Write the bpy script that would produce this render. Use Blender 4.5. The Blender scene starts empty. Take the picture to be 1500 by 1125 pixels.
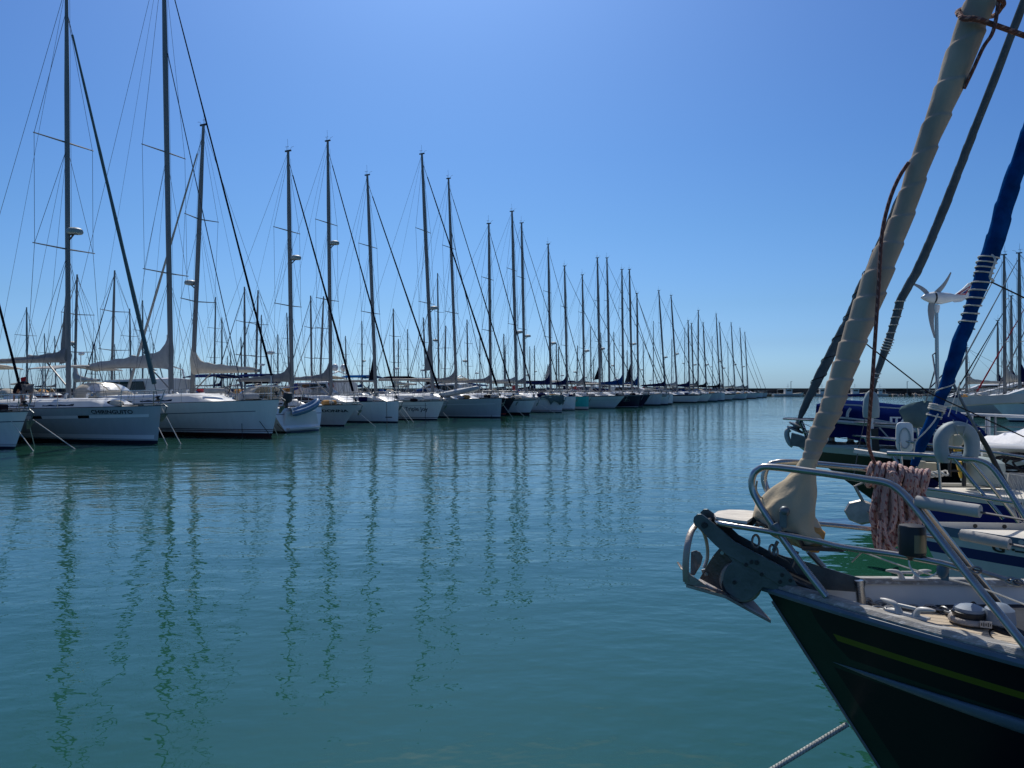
import bpy, math, random
from mathutils import Vector, Matrix
R = math.radians
PI = math.pi
random.seed(7)
SC = bpy.context.scene
COL = SC.collection

# ------------------------------------------------------------ camera, sky, sun, exposure
F = 1080.0            # focal length in pixels of the 1500 x 1125 photograph
CZ = 2.0              # eye height above the water
PIT = math.atan((572 - 562.5) / F)
cam_d = bpy.data.cameras.new("camera")
cam = bpy.data.objects.new("camera", cam_d)
COL.objects.link(cam)
cam.location = (0, 0, CZ)
cam.rotation_euler = (PI / 2 + PIT, 0, 0)
cam_d.sensor_width = 36.0
cam_d.lens = F / 1500 * 36.0
cam_d.clip_start = 0.05
cam_d.clip_end = 20000
SC.camera = cam

SUN_AZ, SUN_EL = -6.0, 50.0
wd = bpy.data.worlds.new("World")
SC.world = wd
wd.use_nodes = True
wn = wd.node_tree.nodes
bg = wn["Background"]
sky = wn.new("ShaderNodeTexSky")
sky.sky_type = 'NISHITA'
sky.sun_disc = False
sky.sun_elevation = R(SUN_EL)
sky.sun_rotation = R(SUN_AZ % 360)
sky.altitude = 0
sky.air_density = 1.0
sky.dust_density = 1.7
sky.ozone_density = 1.0
# sky tinted by elevation; unseen upper stops made paler to brighten and neutralise shade
wtc = wn.new("ShaderNodeTexCoord")
wsep = wn.new("ShaderNodeSeparateXYZ")
wd.node_tree.links.new(wtc.outputs["Generated"], wsep.inputs[0])
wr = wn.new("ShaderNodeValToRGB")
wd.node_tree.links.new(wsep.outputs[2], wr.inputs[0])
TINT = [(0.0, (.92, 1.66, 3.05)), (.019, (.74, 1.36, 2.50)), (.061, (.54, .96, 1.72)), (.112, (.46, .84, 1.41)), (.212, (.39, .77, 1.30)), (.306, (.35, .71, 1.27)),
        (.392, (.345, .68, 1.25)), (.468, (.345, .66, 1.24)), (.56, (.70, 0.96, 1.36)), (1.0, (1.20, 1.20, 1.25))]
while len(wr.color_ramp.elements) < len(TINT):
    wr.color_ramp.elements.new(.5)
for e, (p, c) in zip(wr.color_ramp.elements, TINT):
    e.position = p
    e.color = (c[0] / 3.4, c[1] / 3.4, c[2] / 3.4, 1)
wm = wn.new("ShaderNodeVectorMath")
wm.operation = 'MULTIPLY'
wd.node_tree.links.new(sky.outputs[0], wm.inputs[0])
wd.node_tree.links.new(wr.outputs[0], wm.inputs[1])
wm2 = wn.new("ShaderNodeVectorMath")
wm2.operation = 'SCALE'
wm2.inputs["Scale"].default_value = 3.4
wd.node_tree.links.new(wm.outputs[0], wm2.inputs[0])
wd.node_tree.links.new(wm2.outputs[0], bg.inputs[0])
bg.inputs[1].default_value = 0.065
sun_d = bpy.data.lights.new("sun", 'SUN')
sun_d.energy = 3.2
sun_d.angle = R(0.5)
sun_d.color = (1.0, 0.95, 0.87)
sun = bpy.data.objects.new("sun", sun_d)
COL.objects.link(sun)
sdir = Vector((math.sin(R(SUN_AZ)) * math.cos(R(SUN_EL)), math.cos(R(SUN_AZ)) * math.cos(R(SUN_EL)), math.sin(R(SUN_EL))))
sun.rotation_euler = sdir.to_track_quat('Z', 'Y').to_euler()
sun.location = (0, 0, 60)
SC.view_settings.view_transform = 'Standard'
SC.view_settings.look = 'None'
SC.view_settings.gamma = 1.0
SC.view_settings.exposure = 0.20

# ------------------------------------------------------------ pixel -> place helpers
def ray(px, py):
    dx = (px - 750) / F
    dz = -(py - 562.5) / F
    c, s = math.cos(PIT), math.sin(PIT)
    return Vector((dx, c - s * dz, s + c * dz))
CAM = Vector((0, 0, CZ))
def at(px, py, Y):
    r = ray(px, py)
    return CAM + r * (Y / r.y)
def on_water(px, py):
    r = ray(px, py)
    return CAM + r * (-CZ / r.z)

# ------------------------------------------------------------ materials
def newmat(name):
    m = bpy.data.materials.new(name)
    m.use_nodes = True
    return m, m.node_tree.nodes, m.node_tree.links, m.node_tree.nodes["Principled BSDF"]
def rgba(c):
    return (c[0], c[1], c[2], 1.0)
def mixc(n, l, fac, a, b):
    x = n.new("ShaderNodeMix")
    x.data_type = 'RGBA'
    for s, v in ((0, fac), (6, a), (7, b)):
        if hasattr(v, "links") or hasattr(v, "is_linked"):
            l.new(v, x.inputs[s])
        elif s == 0:
            x.inputs[0].default_value = v
        else:
            x.inputs[s].default_value = rgba(v)
    return x.outputs[2]
def noise(n, l, vec, scale, detail=3, rough=.55):
    t = n.new("ShaderNodeTexNoise")
    t.inputs["Scale"].default_value = scale
    t.inputs["Detail"].default_value = detail
    t.inputs["Roughness"].default_value = rough
    l.new(vec, t.inputs["Vector"])
    return t.outputs["Fac"]
def ramp(n, l, v, a, b):
    m = n.new("ShaderNodeMapRange")
    m.inputs[1].default_value = a
    m.inputs[2].default_value = b
    l.new(v, m.inputs[0])
    return m.outputs[0]
def mth(n, l, op, a, b=None):
    m = n.new("ShaderNodeMath")
    m.operation = op
    for i, v in enumerate((a, b)):
        if v is None:
            continue
        if isinstance(v, (int, float)):
            m.inputs[i].default_value = v
        else:
            l.new(v, m.inputs[i])
    return m.outputs[0]
def pm(name, col, rough=.5, metal=0.0, var=.15, vs=3.0, bump=0.0, bs=40.0, stretch=(1, 1, 1), coat=0.0, dirt=None, dirt_s=2.0, dirt_lo=.55):
    m, n, l, b = newmat(name)
    tc = n.new("ShaderNodeTexCoord")
    mp = n.new("ShaderNodeMapping")
    mp.inputs["Scale"].default_value = stretch
    l.new(tc.outputs["Object"], mp.inputs[0])
    v = mp.outputs[0]
    nz = ramp(n, l, noise(n, l, v, vs, 5), .3, .7)
    c = mixc(n, l, nz, tuple(x * (1 - var) for x in col), tuple(min(1, x * (1 + var)) for x in col))
    if dirt:
        d = ramp(n, l, noise(n, l, v, dirt_s, 8, .7), dirt_lo, dirt_lo + .15)
        c = mixc(n, l, d, c, dirt)
    l.new(c, b.inputs["Base Color"])
    rr = n.new("ShaderNodeMapRange")
    rr.inputs[3].default_value = max(.03, rough - .08)
    rr.inputs[4].default_value = min(1, rough + .1)
    l.new(nz, rr.inputs[0])
    l.new(rr.outputs[0], b.inputs["Roughness"])
    b.inputs["Metallic"].default_value = metal
    if rough >= .75:
        b.inputs["Specular IOR Level"].default_value = .0
    if coat:
        b.inputs["Coat Weight"].default_value = coat
    if bump:
        bp = n.new("ShaderNodeBump")
        bp.inputs["Strength"].default_value = bump
        bp.inputs["Distance"].default_value = .01
        l.new(noise(n, l, v, bs, 4), bp.inputs["Height"])
        l.new(bp.outputs[0], b.inputs["Normal"])
    return m
def hull_mat(name, base, stripes, rough=.25, antifoul=(.01, .015, .035), af=.07, grime=.12):
    """UV.x = metres aft of the stem, UV.y = metres below the sheer (negative); stripes ('s'|'w', lo, hi, colour, x0, x1)"""
    m, n, l, b = newmat(name)
    uv = n.new("ShaderNodeUVMap")
    sp = n.new("ShaderNodeSeparateXYZ")
    l.new(uv.outputs[0], sp.inputs[0])
    tc = n.new("ShaderNodeTexCoord")
    so = n.new("ShaderNodeSeparateXYZ")
    l.new(tc.outputs["Object"], so.inputs[0])
    mp = n.new("ShaderNodeMapping")
    mp.inputs["Scale"].default_value = (1, 1, .25)
    l.new(tc.outputs["Object"], mp.inputs[0])
    nz = ramp(n, l, noise(n, l, mp.outputs[0], 4, 6, .65), .35, .75)
    c = mixc(n, l, nz, base, tuple(x * (1 - grime) for x in base))
    for st in stripes:
        k, lo, hi, col = st[:4]
        x0, x1 = (st[4], st[5]) if len(st) > 4 else (-5, 99)
        h = sp.outputs[1] if k == 's' else so.outputs[2]
        f = mth(n, l, 'MULTIPLY', mth(n, l, 'GREATER_THAN', h, lo), mth(n, l, 'LESS_THAN', h, hi))
        if x0 > -5 or x1 < 99:
            f = mth(n, l, 'MULTIPLY', f, mth(n, l, 'GREATER_THAN', sp.outputs[0], x0))
            f = mth(n, l, 'MULTIPLY', f, mth(n, l, 'LESS_THAN', sp.outputs[0], x1))
        c = mixc(n, l, f, c, col)
    f = mth(n, l, 'LESS_THAN', so.outputs[2], af)
    c = mixc(n, l, f, c, antifoul)
    l.new(c, b.inputs["Base Color"])
    b.inputs["Roughness"].default_value = rough
    return m

M = {}
def mk(k, *a, **kw):
    M[k] = pm(k, *a, **kw)
mk('steel', (.36, .36, .355), .22, .95, var=.12, vs=9)
mk('steel_dull', (.17, .19, .20), .5, .7, var=.3, vs=14, dirt=(.14, .09, .05), dirt_s=9, dirt_lo=.66)
mk('dark_metal', (.03, .032, .035), .45, .4, var=.3)
mk('alu_mast', (.19, .195, .195), .5, .2, var=.12, vs=2, stretch=(2, 2, .2))
mk('mast_grey', (.11, .12, .125), .45, .3, var=.12, vs=2, stretch=(2, 2, .2))
mk('mast_white', (.62, .62, .60), .4, 0, var=.08)
mk('mast_wood', (.42, .24, .09), .4, 0, var=.25, vs=6, stretch=(3, 3, .2))
mk('wire', (.10, .10, .11), .45, .5, var=.1)
mk('gel_white', (.62, .62, .60), .35, 0, var=.06, vs=1.5, dirt=(.45, .43, .38), dirt_s=2.5, dirt_lo=.68)
mk('deck_cream', (.66, .62, .54), .6, 0, var=.1, dirt=(.4, .36, .3), dirt_s=5, dirt_lo=.65)
mk('black_glass', (.008, .01, .014), .12, 0, var=.3)
mk('canvas_cream', (.50, .46, .385), .85, 0, var=.12, vs=5, bump=.5, bs=14, dirt=(.34, .30, .24), dirt_s=5, dirt_lo=.66)
mk('canvas_grey', (.20, .205, .21), .85, 0, var=.15, vs=5, bump=.6, bs=8)
mk('canvas_lightgrey', (.36, .36, .35), .85, 0, var=.12, vs=5, bump=.6, bs=8)
mk('canvas_navy', (.006, .012, .055), .8, 0, var=.25, vs=5, bump=.5, bs=8)
mk('canvas_blue', (.003, .040, .15), .75, 0, var=.35, vs=9, bump=.9, bs=14)
mk('canvas_black', (.012, .012, .018), .8, 0, var=.3, bump=.4, bs=10)
mk('canvas_red', (.32, .02, .03), .8, 0, var=.2)
mk('canvas_tan', (.50, .27, .10), .8, 0, var=.2)
mk('canvas_teal', (.10, .15, .155), .8, 0, var=.15, vs=6, bump=.6, bs=10)
mk('rubber_black', (.012, .012, .013), .5, 0, var=.3)
mk('rope_white', (.55, .53, .48), .85, 0, var=.2, vs=60)
mk('rope_dark', (.03, .03, .032), .8, 0, var=.3, vs=50)
mk('pvc_grey', (.30, .36, .38), .55, 0, var=.1)
mk('white_plastic', (.68, .69, .68), .4, 0, var=.06, vs=8)
mk('clear_plastic', (.42, .45, .48), .15, 0, var=.2, vs=3)
mk('skin', (.30, .16, .10), .6, 0, var=.1)
mk('cloth_dark', (.008, .010, .018), .9, 0, var=.2)
mk('cloth_grey', (.14, .14, .145), .9, 0, var=.15)
mk('hair_dark', (.02, .014, .01), .7)
mk('orange', (.55, .16, .02), .6, 0, var=.2)
mk('yellow', (.60, .36, .02), .55, 0, var=.15)
mk('red', (.45, .02, .02), .6)
mk('flag_blue', (.01, .02, .18), .7)
mk('concrete', (.42, .41, .39), .85, 0, var=.15, bump=.4, bs=6)
mk('wood_dark', (.10, .07, .045), .6, 0, var=.3, vs=8)

# ------------------------------------------------------------ mesh builder
class MB:
    def __init__(s):
        s.v = []; s.f = []; s.mi = []; s.uv = {}
    def add(s, vs, fs, mi=0):
        o = len(s.v)
        s.v += [Vector(p) for p in vs]
        for f in fs:
            s.f.append([i + o for i in f]); s.mi.append(mi)
        return o
    def box(s, c, d, rz=0, mi=0, m=None):
        hx, hy, hz = d[0] / 2, d[1] / 2, d[2] / 2
        P = [Vector((x, y, z)) for z in (-hz, hz) for y in (-hy, hy) for x in (-hx, hx)]
        q = Matrix.Rotation(rz, 3, 'Z') if m is None else m
        s.add([q @ p + Vector(c) for p in P], [(0, 2, 3, 1), (4, 5, 7, 6), (0, 1, 5, 4), (2, 6, 7, 3), (1, 3, 7, 5), (0, 4, 6, 2)], mi)
    def beam(s, a, b, w, h, mi=0, up=Vector((0, 0, 1))):
        a = Vector(a); b = Vector(b)
        t = (b - a).normalized()
        u = t.cross(up)
        if u.length < 1e-4: u = t.cross(Vector((0, 1, 0)))
        u.normalize(); n = u.cross(t)
        P = []
        for p in (a, b):
            for su, sn in ((-1, -1), (1, -1), (1, 1), (-1, 1)):
                P.append(p + u * su * w / 2 + n * sn * h / 2)
        s.add(P, [(3, 2, 1, 0), (4, 5, 6, 7), (0, 1, 5, 4), (1, 2, 6, 5), (2, 3, 7, 6), (3, 0, 4, 7)], mi)
    def tube(s, pts, r, seg=8, closed=False, mi=0, sq=None, uv=False, caps=True, mod=None):
        pts = [Vector(p) for p in pts]
        n = len(pts)
        rs = [r] * n if isinstance(r, (int, float)) else list(r)
        tans = []
        for i in range(n):
            if closed: d = pts[(i + 1) % n] - pts[i - 1]
            else: d = pts[min(i + 1, n - 1)] - pts[max(i - 1, 0)]
            tans.append(d.normalized() if d.length > 1e-9 else Vector((0, 0, 1)))
        t0 = tans[0]
        ref = Vector((0, 1, 0)) if abs(t0.y) < .9 else Vector((1, 0, 0))
        nrm = (ref - t0 * ref.dot(t0)).normalized()
        o = len(s.v); ns = seg + 1 if uv else seg
        ln = 0
        for i in range(n):
            if i:
                nrm = (nrm - tans[i] * nrm.dot(tans[i]))
                nrm.normalize()
                ln += (pts[i] - pts[i - 1]).length
            bn = tans[i].cross(nrm)
            for k in range(ns):
                a = 2 * PI * k / seg
                rr = rs[i] * (mod(a, ln) if mod else 1)
                ca, sa = math.cos(a), math.sin(a)
                if sq: sa *= sq
                s.v.append(pts[i] + (nrm * ca + bn * sa) * rr)
                if uv: s.uv[len(s.v) - 1] = (k / seg, ln)
        m = n if closed else n - 1
        for i in range(m):
            a = o + i * ns; b = o + ((i + 1) % n) * ns
            for k in range(seg):
                k2 = k + 1 if uv else (k + 1) % seg
                s.f.append([a + k, a + k2, b + k2, b + k]); s.mi.append(mi)
        if caps and not closed:
            s.f.append([o + k for k in range(seg)][::-1]); s.mi.append(mi)
            a = o + (n - 1) * ns
            s.f.append([a + k for k in range(seg)]); s.mi.append(mi)
    def loft(s, rings, mi=0, caps=True, closed=True):
        o = len(s.v); k = len(rings[0])
        for r in rings: s.v += [Vector(p) for p in r]
        for i in range(len(rings) - 1):
            for j in range(k if closed else k - 1):
                a = o + i * k; b = a + k; j2 = (j + 1) % k
                s.f.append([a + j, a + j2, b + j2, b + j]); s.mi.append(mi)
        if caps:
            s.f.append([o + j for j in range(k)][::-1]); s.mi.append(mi)
            a = o + (len(rings) - 1) * k
            s.f.append([a + j for j in range(k)]); s.mi.append(mi)
    def prism(s, poly, vec, mi=0):
        vec = Vector(vec); n = len(poly)
        P = [Vector(p) - vec / 2 for p in poly] + [Vector(p) + vec / 2 for p in poly]
        s.add(P, [list(range(n))[::-1], list(range(n, 2 * n))] + [(i, (i + 1) % n, n + (i + 1) % n, n + i) for i in range(n)], mi)
    def lathe(s, prof, c=(0, 0, 0), ax=(0, 0, 1), seg=14, mi=0, sq=1.0):
        ax = Vector(ax).normalized()
        u = ax.cross(Vector((0, 1, 0)) if abs(ax.y) < .9 else Vector((1, 0, 0))).normalized()
        w = ax.cross(u)
        rings = []
        for r, z in prof:
            rings.append([Vector(c) + ax * z + (u * math.cos(2 * PI * k / seg) + w * math.sin(2 * PI * k / seg) * sq) * max(r, 1e-4) for k in range(seg)])
        s.loft(rings, mi)
    def ell(s, c, r, seg=12, mi=0, m=None):
        rings = []
        for i in range(1, seg // 2 + 3):
            a = PI * i / (seg // 2 + 3)
            rings.append([])
            for k in range(seg):
                p = Vector((r[0] * math.sin(a) * math.cos(2 * PI * k / seg), r[1] * math.sin(a) * math.sin(2 * PI * k / seg), -r[2] * math.cos(a)))
                rings[-1].append(Vector(c) + (m @ p if m else p))
        s.loft(rings, mi)
    def mesh(s, name, mats, smooth=.7):
        me = bpy.data.meshes.new(name)
        me.from_pydata([tuple(p) for p in s.v], [], s.f)
        for m in (mats if isinstance(mats, (list, tuple)) else [mats]): me.materials.append(M[m] if isinstance(m, str) else m)
        me.polygons.foreach_set('material_index', s.mi)
        if s.uv:
            ul = me.uv_layers.new(name="UVMap")
            for lp in me.loops:
                u = s.uv.get(lp.vertex_index)
                if u: ul.data[lp.index].uv = u
        if smooth:
            me.polygons.foreach_set('use_smooth', [True] * len(me.polygons))
            me.set_sharp_from_angle(angle=smooth)
        me.update()
        return me
    def build(s, name, mats, parent=None, smooth=.7, label=None):
        o = bpy.data.objects.new(name, s.mesh(name, mats, smooth))
        COL.objects.link(o)
        o.parent = parent
        if label: o['label'] = label
        return o
def bevel(o, w=.002):
    m = o.modifiers.new("bevel", 'BEVEL'); m.width = w; m.segments = 2; m.limit_method = 'ANGLE'
    return o
def tag(o, label=None, cat=None, group=None, kind=None):
    if label: o['label'] = label
    if cat: o['category'] = cat
    if group: o['group'] = group
    if kind: o['kind'] = kind
    return o
def empty(name, loc, ang=0, label=None, cat=None, group=None):
    o = bpy.data.objects.new(name, None)
    COL.objects.link(o)
    o.location = loc
    o.rotation_euler = (0, 0, ang)
    o.empty_display_size = .3
    return tag(o, label, cat, group)
def T(name, pts, r, mat, parent=None, seg=8, **kw):
    b = MB(); lab = kw.pop('label', None)
    b.tube(pts, r, seg, **kw)
    return b.build(name, mat, parent, label=lab)
def lerp(a, b, t): return a + (b - a) * t
def sm(t): t = max(0, min(1, t)); return t * t * (3 - 2 * t)
def bez(P, n=24):
    """Catmull-Rom through points"""
    P = [Vector(p) for p in P]
    Q = [P[0] * 2 - P[1]] + P + [P[-1] * 2 - P[-2]]
    out = []
    k = max(2, n // (len(P) - 1))
    for i in range(1, len(Q) - 2):
        a, b, c, d = Q[i - 1:i + 3]
        for j in range(k):
            t = j / k
            out.append(.5 * ((2 * b) + (c - a) * t + (2 * a - 5 * b + 4 * c - d) * t * t + (3 * b - a - 3 * c + d) * t ** 3))
    out.append(P[-1])
    return out

# ------------------------------------------------------------ water
def make_water():
    m, n, l, b = newmat("sea_water")
    tc = n.new("ShaderNodeTexCoord")
    def layer(sx, sy, scale, det, rough=.5, rot=0):
        mp = n.new("ShaderNodeMapping")
        mp.inputs["Scale"].default_value = (sx, sy, 1)
        mp.inputs["Rotation"].default_value = (0, 0, rot)
        l.new(tc.outputs["Object"], mp.inputs[0])
        return noise(n, l, mp.outputs[0], scale, det, rough)
    h = mth(n, l, 'MULTIPLY', layer(.55, 1, .55, 2), .042)
    h = mth(n, l, 'ADD', h, mth(n, l, 'MULTIPLY', layer(.6, 1, 1.9, 2, rot=.35), .021))
    h = mth(n, l, 'ADD', h, mth(n, l, 'MULTIPLY', layer(.65, 1, 6.5, 2, .5, -.25), .0084))
    h = mth(n, l, 'ADD', h, mth(n, l, 'MULTIPLY', layer(.7, 1, 19, 1, .5, .15), .0008))
    # calm and breezy patches
    pat = ramp(n, l, layer(.35, 1, .10, 3), .35, .65)
    amp = n.new("ShaderNodeMapRange")
    amp.inputs[3].default_value = .55
    amp.inputs[4].default_value = 1.15
    l.new(pat, amp.inputs[0])
    h = mth(n, l, 'MULTIPLY', h, amp.outputs[0])
    bp = n.new("ShaderNodeBump")
    bp.inputs["Strength"].default_value = 1.0
    bp.inputs["Distance"].default_value = 1.0
    l.new(h, bp.inputs["Height"])
    l.new(bp.outputs[0], b.inputs["Normal"])
    c = mixc(n, l, layer(.4, 1, .25, 3), (.011, .064, .041), (.015, .082, .053))
    l.new(c, b.inputs["Base Color"])
    b.inputs["Roughness"].default_value = .03
    b.inputs["IOR"].default_value = 1.55
    mb = MB()
    xs = [-6000, -1500, -400, -120, -40, 0, 40, 120, 400, 1500, 6000]
    ys = [-400, -100, -20, 0, 20, 60, 150, 400, 1200, 9000]
    mb.add([(x, y, 0) for y in ys for x in xs], [(j * 11 + i, j * 11 + i + 1, (j + 1) * 11 + i + 1, (j + 1) * 11 + i) for j in range(9) for i in range(10)])
    tag(mb.build("water", m), "calm rippled teal harbour water", kind='structure')
make_water()
# ------------------------------------------------------------ hulls
class Hull:
    def __init__(s, L, B, fb, fs, rake=.35, tau=2.2, sag=.06, tr=.3, transom=.85, e0=.6, e1=.2, zb=-.45):
        s.L, s.B, s.fb, s.fs, s.rake, s.tau, s.sag, s.tr, s.tm, s.e0, s.e1, s.zb = L, B, fb, fs, rake, tau, sag, tr, transom, e0, e1, zb
    def zs(s, t): return s.fb + (s.fs - s.fb) * t - s.sag * 4 * t * (1 - t)
    def xs(s, z): return s.rake * z / s.fb if z > 0 else z * .8
    def xe(s, z): return s.rake - s.L - s.tr * max(0, 1 - z / s.fs)
    def hb(s, t):
        return s.B / 2 * (1 - math.exp(-t * s.L / s.tau)) * (1 - (1 - s.tm) * sm((t - .5) / .5))
    def pt(s, t, v, side=1):
        z = s.zb + (s.zs(t) - s.zb) * v
        x = s.xs(z) + (s.xe(z) - s.xs(z)) * t
        return Vector((x, side * s.hb(t) * v ** lerp(s.e0, s.e1, t), z))
    def tx(s, x, z=None):
        z = s.fb if z is None else z
        return max(0, min(1, (s.xs(z) - x) / (s.xs(z) - s.xe(z))))
    def side(s, x, z, side=1, eps=0.0):
        t = s.tx(x, z)
        v = max(0, min(1, (z - s.zb) / (s.zs(t) - s.zb)))
        return Vector((x, side * (s.hb(t) * v ** lerp(s.e0, s.e1, t) + eps), z))
    def edge(s, x, side=1, inset=0.0, dz=0.0):
        t = s.tx(x)
        for _ in range(3): t = s.tx(x, s.zs(t))
        p = s.pt(t, 1, side)
        p.y = side * max(.0, abs(p.y) - inset); p.z += dz
        return p
    def build(s, mat, parent, nt=26, nv=12):
        mb = MB()
        ts = [(i / nt) ** 1.6 for i in range(nt + 1)]
        for side in (1, -1):
            o = len(mb.v)
            for t in ts:
                for j in range(nv + 1):
                    v = j / nv
                    p = s.pt(t, v, side)
                    mb.v.append(p)
                    mb.uv[len(mb.v) - 1] = (s.xs(p.z) - p.x, p.z - s.zs(t))
            for i in range(nt):
                for j in range(nv):
                    a = o + i * (nv + 1) + j; b = a + nv + 1
                    f = [a, a + 1, b + 1, b]
                    mb.f.append(f if side < 0 else f[::-1]); mb.mi.append(0)
        k = (nt + 1) * (nv + 1)
        a0 = nt * (nv + 1)
        for j in range(nv):
            mb.f.append([a0 + j, a0 + j + 1, k + a0 + j + 1, k + a0 + j]); mb.mi.append(0)
        return mb.build("hull", mat, parent, smooth=.5)
    def deck(s, mat, parent, drop=.03, camber=.05, nt=22, name="deck", inset=None):
        mb = MB(); rows = []
        for i in range(nt + 1):
            t = .004 + (i / nt) ** 1.4 * .994
            p = s.pt(t, 1); h = max(.004, (inset(p) if inset else p.y) - .012); z = p.z - drop
            rows.append([Vector((p.x, h * q, z + camber * (1 - q * q) * min(1, h))) for q in (-1, -.66, -.33, 0, .33, .66, 1)])
        mb.loft(rows, caps=False, closed=False)
        for f in mb.f: f.reverse()
        return mb.build(name, mat, parent)
    def rail(s, mat, parent, w=.05, h=.05, name="toe_rail", x0=0.0, x1=None, dz=0.0, n=26, inset=0.0):
        mb = MB()
        for side in (1, -1):
            rings = []
            for i in range(n + 1):
                t = (i / n) ** 1.5
                p = s.pt(t, 1, side)
                y = side * max(.003, abs(p.y) - inset)
                yi = side * max(.002, abs(y) - w)
                z = p.z + dz
                rings.append([(p.x, y + side * .004, z), (p.x, y + side * .004, z + h), (p.x, yi, z + h), (p.x, yi, z)])
            mb.loft(rings)
        return mb.build(name, mat, parent, smooth=.5)

def text_mesh(string, size, bold=0.0):
    cu = bpy.data.curves.new("lettering", 'FONT')
    cu.body = string
    cu.size = size
    cu.offset = bold
    cu.resolution_u = 3
    ob = bpy.data.objects.new("lettering", cu)
    COL.objects.link(ob)
    dg = bpy.context.evaluated_depsgraph_get()
    me = bpy.data.meshes.new_from_object(ob.evaluated_get(dg))
    bpy.data.objects.remove(ob)
    return me
def hull_text(root, hull, string, xstart, z, size, mat, side=-1, stretch=1.0, bold=.004, eps=.012):
    """lettering lying on the hull side; starboard text runs towards the bow, port text runs aft"""
    me = text_mesh(string, size, bold)
    for v in me.vertices:
        x = xstart + (v.co.x * stretch if side < 0 else -v.co.x * stretch)
        v.co = hull.side(x, z + v.co.y, side, eps)
    me.materials.clear()
    me.materials.append(mat if not isinstance(mat, str) else M[mat])
    o = bpy.data.objects.new("ship_name", me)
    COL.objects.link(o)
    o.parent = root
    return o

HD = Vector((.905, -.425, 0)).normalized()          # bows of the far row point this way
ROWD = Vector((.425, .905, 0)).normalized()
ANG = math.atan2(HD.y, HD.x)
def row_pt(px, off=0.0):
    Xa, Ya = -13 - HD.x * off, 27.7 - HD.y * off
    k = (px - 750) / F
    Y = (Xa - .47 * Ya) / (k - .47)
    return Vector((k * Y, Y, 0))

def wires(name, segs, r, parent, mat='wire'):
    mb = MB()
    for a, b in segs: mb.tube([a, b], r, 4, caps=False)
    return mb.build(name, mat, parent)

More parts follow.
